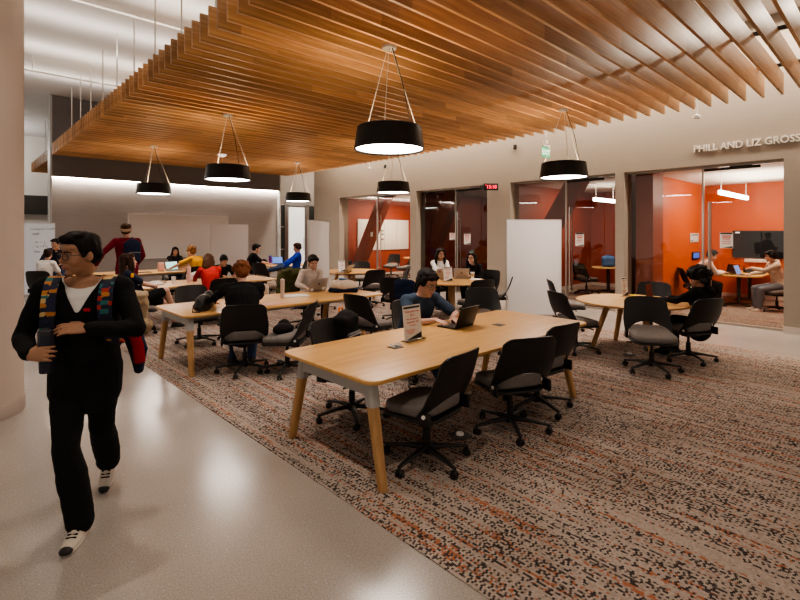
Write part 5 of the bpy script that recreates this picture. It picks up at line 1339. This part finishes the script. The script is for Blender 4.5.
blob('backpack', 'cream and navy backpack lying flat on the second long table', 'backpack', [('e', (0, 0, 0.10), (0.24, 0.16, 0.11)), ('e', (-0.1, 0, 0.12), (0.12, 0.13, 0.09))], M_c_cream, (4.92, 6.64, TZ), -40, seed=5, wr=0.012, extra=[('bottom_panel', nv, M_bag_navy), ('badge', lg_, plain('badge_blue', (0.03, 0.12, 0.25), 0.6))])
blob('paper_pile', 'crumpled white papers on the left of the third table', 'papers', [('b', (0, 0, 0.02), (0.34, 0.24, 0.04)), ('e', (0.05, 0, 0.04), (0.12, 0.10, 0.035))], M_paper, (2.86, 9.98, TZ), 10, wr=0.018, fq=16, seed=3)
blob('plastic_bag', 'crumpled white bag on the third table, left of the woman in red', 'bag', [('e', (0, 0, 0.07), (0.12, 0.09, 0.09)), ('e', (0.05, 0.02, 0.12), (0.07, 0.06, 0.07))], M_paper, (3.72, 10.36, TZ), 0, wr=0.03, fq=14, seed=4)
blob('paper_bag', 'small pale pink bag on the farthest long table', 'bag', [('b', (0, 0, 0.12), (0.16, 0.09, 0.24))], M_pinkpaper, (4.02, 13.4, TZ), 0, wr=0.008, seed=6)
blob('small_bag', 'small blue bag on the farthest round table behind the white bottle', 'bag', [('e', (0, 0, 0.08), (0.15, 0.09, 0.09))], plain('bag_sky', (0.10, 0.26, 0.42), 0.7), (7.05, 14.18, TZ), 0, seed=7)
blob('black_pouch', 'black pouch beside the purple bottle', 'pouch', [('e', (0, 0, 0.08), (0.11, 0.09, 0.09))], M_bag_black, (7.30, 14.10, TZ), 0, seed=8)
blob('coat', 'khaki coat hanging off the chair of the woman in the navy jersey', 'coat', [('b', (0, 0, 0.40), (0.30, 0.10, 0.62)), ('e', (-0.05, -0.02, 0.60), (0.20, 0.10, 0.14)), ('e', (0.06, 0, 0.15), (0.15, 0.10, 0.15))], M_c_khaki, (2.28, 8.78, 0.05), -12, wr=0.030, fq=9, seed=9)
blob('jacket', 'olive jacket draped over the chair of the woman in beige', 'jacket', [('b', (0, 0, 0.76), (0.46, 0.22, 0.52)), ('e', (0.19, 0.0, 0.70), (0.12, 0.11, 0.34)), ('e', (-0.19, 0, 0.66), (0.13, 0.11, 0.34)), ('e', (0, 0.02, 0.98), (0.24, 0.09, 0.09))], M_c_olive, (4.72, 8.00, 0.02), 172, wr=0.022, fq=9, seed=10)
blob('jacket', 'navy jacket hung over a chair back behind the young man', 'jacket', [('e', (0, 0, 0.88), (0.20, 0.08, 0.07)), ('b', (0, -0.03, 0.74), (0.36, 0.06, 0.28))], M_bag_navy, (5.74, 5.98, 0.0), -56, wr=0.015, seed=11)
backpack('black backpack with an orange loop hung behind the far left chair of the front table', (3.00, 4.02, 0.49), R(24), M_bag_black, M_dkgrey, (0.36, 0.20, 0.46), handle=plain('orange_webbing', (0.85, 0.22, 0.01), 0.6))
blob('bag', 'black bag slumped on the empty chair beside the black sweater woman', 'bag', [('e', (0, 0, 0.06), (0.15, 0.12, 0.07)), ('e', (0.05, 0.03, 0.10), (0.08, 0.08, 0.06))], M_bag_black, (3.03, 5.36, 0.49), 20, seed=12)
backpack('blue and white backpack on the small table in the dim room', (14.0, 6.0, 0.743), R(120), plain('bag_blue', (0.05, 0.14, 0.36), 0.7), M_c_white, (0.40, 0.24, 0.34))
blob('tote_bag', 'cream cloth bag standing on the floor near the farthest round table', 'bag', [('b', (0, 0, 0.2), (0.22, 0.14, 0.40)), ('e', (0, 0, 0.36), (0.10, 0.07, 0.10))], M_c_cream, (5.75, 11.1, 0.009), 0, seed=13, wr=0.02)
# floor power boxes
for x, y, l in ((3.18, 2.63, 'round floor socket box under the front table'), (7.05, 2.72, 'round floor socket box under the front round table')):
    t = thing('floor_socket', l, 'socket', (x, y, 0.006))
    b = BM(); lathe(b, [(0, 0), (0.085, 0), (0.09, 0.006), (0.07, 0.014), (0, 0.014)], n=28); obj('plate', b, M_dkgrey, t)
    b = BM(); lathe(b, [(0, 0.014), (0.035, 0.014), (0.033, 0.03), (0, 0.03)], n=20); obj('plug', b, M_conduit, t)
b = BM(); loft(b, [(7.75, 2.98, TZ+0.006), (7.90, 2.90, TZ+0.006), (7.98, 2.72, TZ+0.006), (7.86, 2.62, TZ+0.012)], [0.005]*4, n=6); tag(obj('charging_cable', b, M_key), 'black charging cable curling across the front round table', 'cable')

# ---------------- walls: lettering, clock, exit sign, sensors
t = thing('wall_lettering', 'raised metal letters PHILL AND LIZ GROSS on the right wall', 'wall lettering', (WX, 2.86, 3.31))
wt = textmesh('PHILL AND LIZ GROSS', 0.178, 0.012, bold=0.0022)
xs = [v.co.x for v in wt.verts]; sx = 1.60/(max(xs)-min(xs)); bmesh.ops.scale(wt, vec=(sx, 1, 1), verts=wt.verts)
bmesh.ops.transform(wt, matrix=frameM((-0.022, 0, 0), (0, -1, 0), (0, 0, 1)), verts=wt.verts); obj('letters', wt, plain('letter_metal', (0.80, 0.77, 0.72), 0.4, metal=0.2), t, smooth=False)

t = thing('digital_clock', 'black digital clock with red digits on the pier between dark rooms', 'clock', (10.36, 7.52, 2.95), R(-42))
b = BM(); box(b, (0, 0.0, 0), (0.38, 0.07, 0.18), bevel=0.012); obj('case', b, M_key, t)
b = BM(); addtext(b, '15:18', 0.125, frameM((0.01, -0.038, -0.044), (1, 0, 0), (0, 0, 1)), align='CENTER', bold=0.001); obj('digits', b, emis('clock_red', (1.0, 0.03, 0.06), 2.6), t, smooth=False, recalc=False)
b = BM(); box(b, (-0.14, -0.037, 0.045), (0.035, 0.002, 0.025)); obj('indicator', b, emis('clock_dim', (0.6, 0.02, 0.03), 1.0), t, smooth=False)
b = BM(); loft(b, [(0.0, 0.03, 0.0), (0.10, 0.16, 0.02), (0.16, 0.22, 0.02)], [0.018]*3, n=8); box(b, (-0.24, 0.03, -0.01), (0.06, 0.05, 0.13)); obj('bracket', b, M_dkmetal, t)

t = thing('exit_sign', 'green EXIT sign hanging under the edge of the slat ceiling', 'exit sign', (10.0, 5.72, 3.47))
b = BM(); box(b, (0, 0, 0.13), (0.34, 0.018, 0.24), bevel=0.004); obj('panel', b, emis('exit_green', (0.10, 0.50, 0.26), 0.35), t)
b = BM(); addtext(b, 'EXIT', 0.17, frameM((0, -0.0105, 0.072), (1, 0, 0), (0, 0, 1)), align='CENTER', bold=0.003); obj('lettering', b, emis('exit_letters', (0.8, 1.0, 0.88), 0.8), t, smooth=False, recalc=False)
b = BM(); box(b, (0, 0, 0.275), (0.30, 0.06, 0.05), bevel=0.008); cyl(b, (0, 0, 0.32), (0, 0, 0.40), 0.05, n=20); cyl(b, (0, 0, 0.38), (0, 0, CZ-3.47), 0.016, n=10); obj('hanger', b, M_conduit, t)
def hang_sensor(x, y, z, label):
    t = thing('hanging_sensor', label, 'sensor', (x, y, z))
    b = BM(); lathe(b, [(0, -0.05), (0.055, -0.05), (0.06, -0.035), (0.06, 0.0), (0.02, 0.02), (0, 0.02)], n=24); obj('housing', b, M_white, t)
    b = BM(); cyl(b, (0, 0, 0.01), (0, 0, CZ-z), 0.014, n=10); obj('stem', b, M_conduit, t)
hang_sensor(10.0, 2.66, 3.90, 'white hanging sensor above and left of the wall lettering')
hang_sensor(10.1, 12.2, 3.90, 'white hanging sensor far along the right wall')
for y, l in ((6.89, 'small black sensor box high on the wall near the exit sign'), (11.9, 'small black sensor box high on the wall above the far room')):
    t = thing('wall_sensor', l, 'sensor', (WX-0.03, y, 3.94)); b = BM(); box(b, (0, 0, 0), (0.06, 0.07, 0.11), bevel=0.008); obj('case', b, M_key, t); b = BM(); ell(b, (-0.03, 0, -0.02), (0.015, 0.02, 0.02)); obj('lens', b, M_dkgrey, t)

# ---------------- in the rooms and on their glass
def notice(label, y0, y1, z0, z1, x=GX-0.010, heading=True):
    t = thing('notice', label, 'notice', (x, (y0+y1)/2, (z0+z1)/2)); w, h = y1-y0, z1-z0
    b = BM(); box(b, (0, 0, 0), (0.002, w, h)); c = obj('sheet', b, M_paper, t, smooth=False)
    b = BM(); box(b, (-0.0016, 0, h*0.44), (0.001, w*0.94, h*0.10)); obj('header_band', b, M_blackink, c, smooth=False)
    b = BM(); prism(b, [(-w*0.47, -h*0.47), (-w*0.47, -h*0.36), (w*0.35, -h*0.47)], -0.0024, -0.0014, Matrix(((0, 0, 1, 0), (1, 0, 0, 0), (0, 1, 0, 0), (0, 0, 0, 1)))); obj('corner_wedge', b, M_blackink, c, smooth=False)
    b = BM()
    for i in range(5): box(b, (-0.0016, 0, h*(0.28-0.12*i)), (0.001, w*(0.7-0.06*(i % 3)), h*(0.07 if i < 2 else 0.035)))
    obj('red_lines', b, M_redink, c, smooth=False)
notice('printed notice taped to the glass door of the orange room', 2.26, 2.47, 1.45, 1.75)
notice('printed notice taped to the glass left of the orange room', 5.17, 5.38, 1.43, 1.74)
notice('left of two papers taped to the glass of the dark middle room', 9.08, 9.28, 1.53, 1.75)
notice('right of two papers taped to the glass of the dark middle room', 8.50, 8.74, 1.41, 1.73)
t = thing('wall_screen', 'large black screen on the back wall of the orange room', 'screen', (RB-0.04, 2.62, 1.44))
b = BM(); box(b, (0, 0, 0), (0.05, 1.28, 0.72), bevel=0.006); obj('case', b, M_key, t)
b = BM(); box(b, (-0.026, 0, 0.005), (0.002, 1.24, 0.67)); obj('display', b, M_scr_off, t, smooth=False)
b = BM(); box(b, (-0.0275, 0.52, 0.31), (0.001, 0.10, 0.03)); obj('badge', b, M_scr_white, t, smooth=False)
t = thing('sound_bar', 'white sound bar below the large black screen', 'sound bar', (RB-0.06, 2.62, 1.01))
b = BM(); box(b, (0, 0, 0), (0.10, 0.74, 0.09), bevel=0.02); obj('body', b, M_whiteb, t); b = BM(); box(b, (0.055, 0, 0), (0.02, 0.3, 0.05)); obj('bracket', b, M_dkmetal, t)
t = thing('wall_plaque', 'pale plaque on the orange side wall', 'plaque', (14.4, 3.885, 1.61)); b = BM(); box(b, (0, 0, 0), (0.72, 0.012, 0.24), bevel=0.003); obj('plate', b, plain('plaque_pale', (0.62, 0.66, 0.66), 0.4), t)
b = BM(); box(b, (-0.04, -0.007, 0.075), (0.56, 0.001, 0.025)); box(b, (-0.22, -0.007, -0.075), (0.16, 0.001, 0.02)); obj('printed_line', b, M_blackink, t, smooth=False)
t = thing('wall_tablet', 'small wall tablet with a blue screen on the orange side wall', 'tablet', (14.5, 3.875, 1.13)); b = BM(); box(b, (0, 0, 0), (0.62, 0.03, 0.20), bevel=0.006); obj('case', b, M_key, t); b = BM(); box(b, (-0.04, -0.016, 0.01), (0.5, 0.002, 0.14)); obj('screen', b, emis('tablet_blue', (0.03, 0.10, 0.45), 0.8), t, smooth=False)
t = thing('desk_phone', 'black desk phone on the orange room table', 'phone', (14.55, 2.72, 0.743), R(-60)); b = BM(); box(b, (0, 0, 0.05), (0.22, 0.17, 0.03), rot=(R(32), 0, 0), bevel=0.008); box(b, (0, 0.04, 0.025), (0.2, 0.08, 0.05)); obj('body', b, M_key, t); b = BM(); loft(b, [(-0.09, -0.07, 0.05), (-0.09, 0.0, 0.10), (-0.09, 0.07, 0.14)], [0.018, 0.014, 0.018], n=8); obj('handset', b, M_key, t)
t = thing('wall_whiteboard', 'cream whiteboard panels on the end wall of the far room', 'whiteboard', (12.9, 14.66, 1.66))
M_cream = plain('cream_board', (0.66, 0.61, 0.54), 0.3, var=0.02, emit=0.12)
for k in range(4):
    b = BM(); box(b, (-1.02+0.69*k, 0, 0), (0.675, 0.02, 1.22), bevel=0.003); obj('panel', b, M_cream, t)
b = BM()
for z in (0.16, 0.02, -0.18): box(b, (-0.1, -0.012, z), (0.14, 0.002, 0.05))
obj('small_notes', b, M_dkgrey, t, smooth=False)
t = thing('switch_plate', 'white switch plate beside the glass door of the far room', 'switch', (11.32, 13.55, 1.68)); b = BM(); box(b, (0, 0, 0), (0.012, 0.12, 0.17), bevel=0.003); obj('plate', b, M_whiteb, t); b = BM(); box(b, (-0.008, 0, 0), (0.008, 0.035, 0.06)); obj('rocker', b, M_white, t)
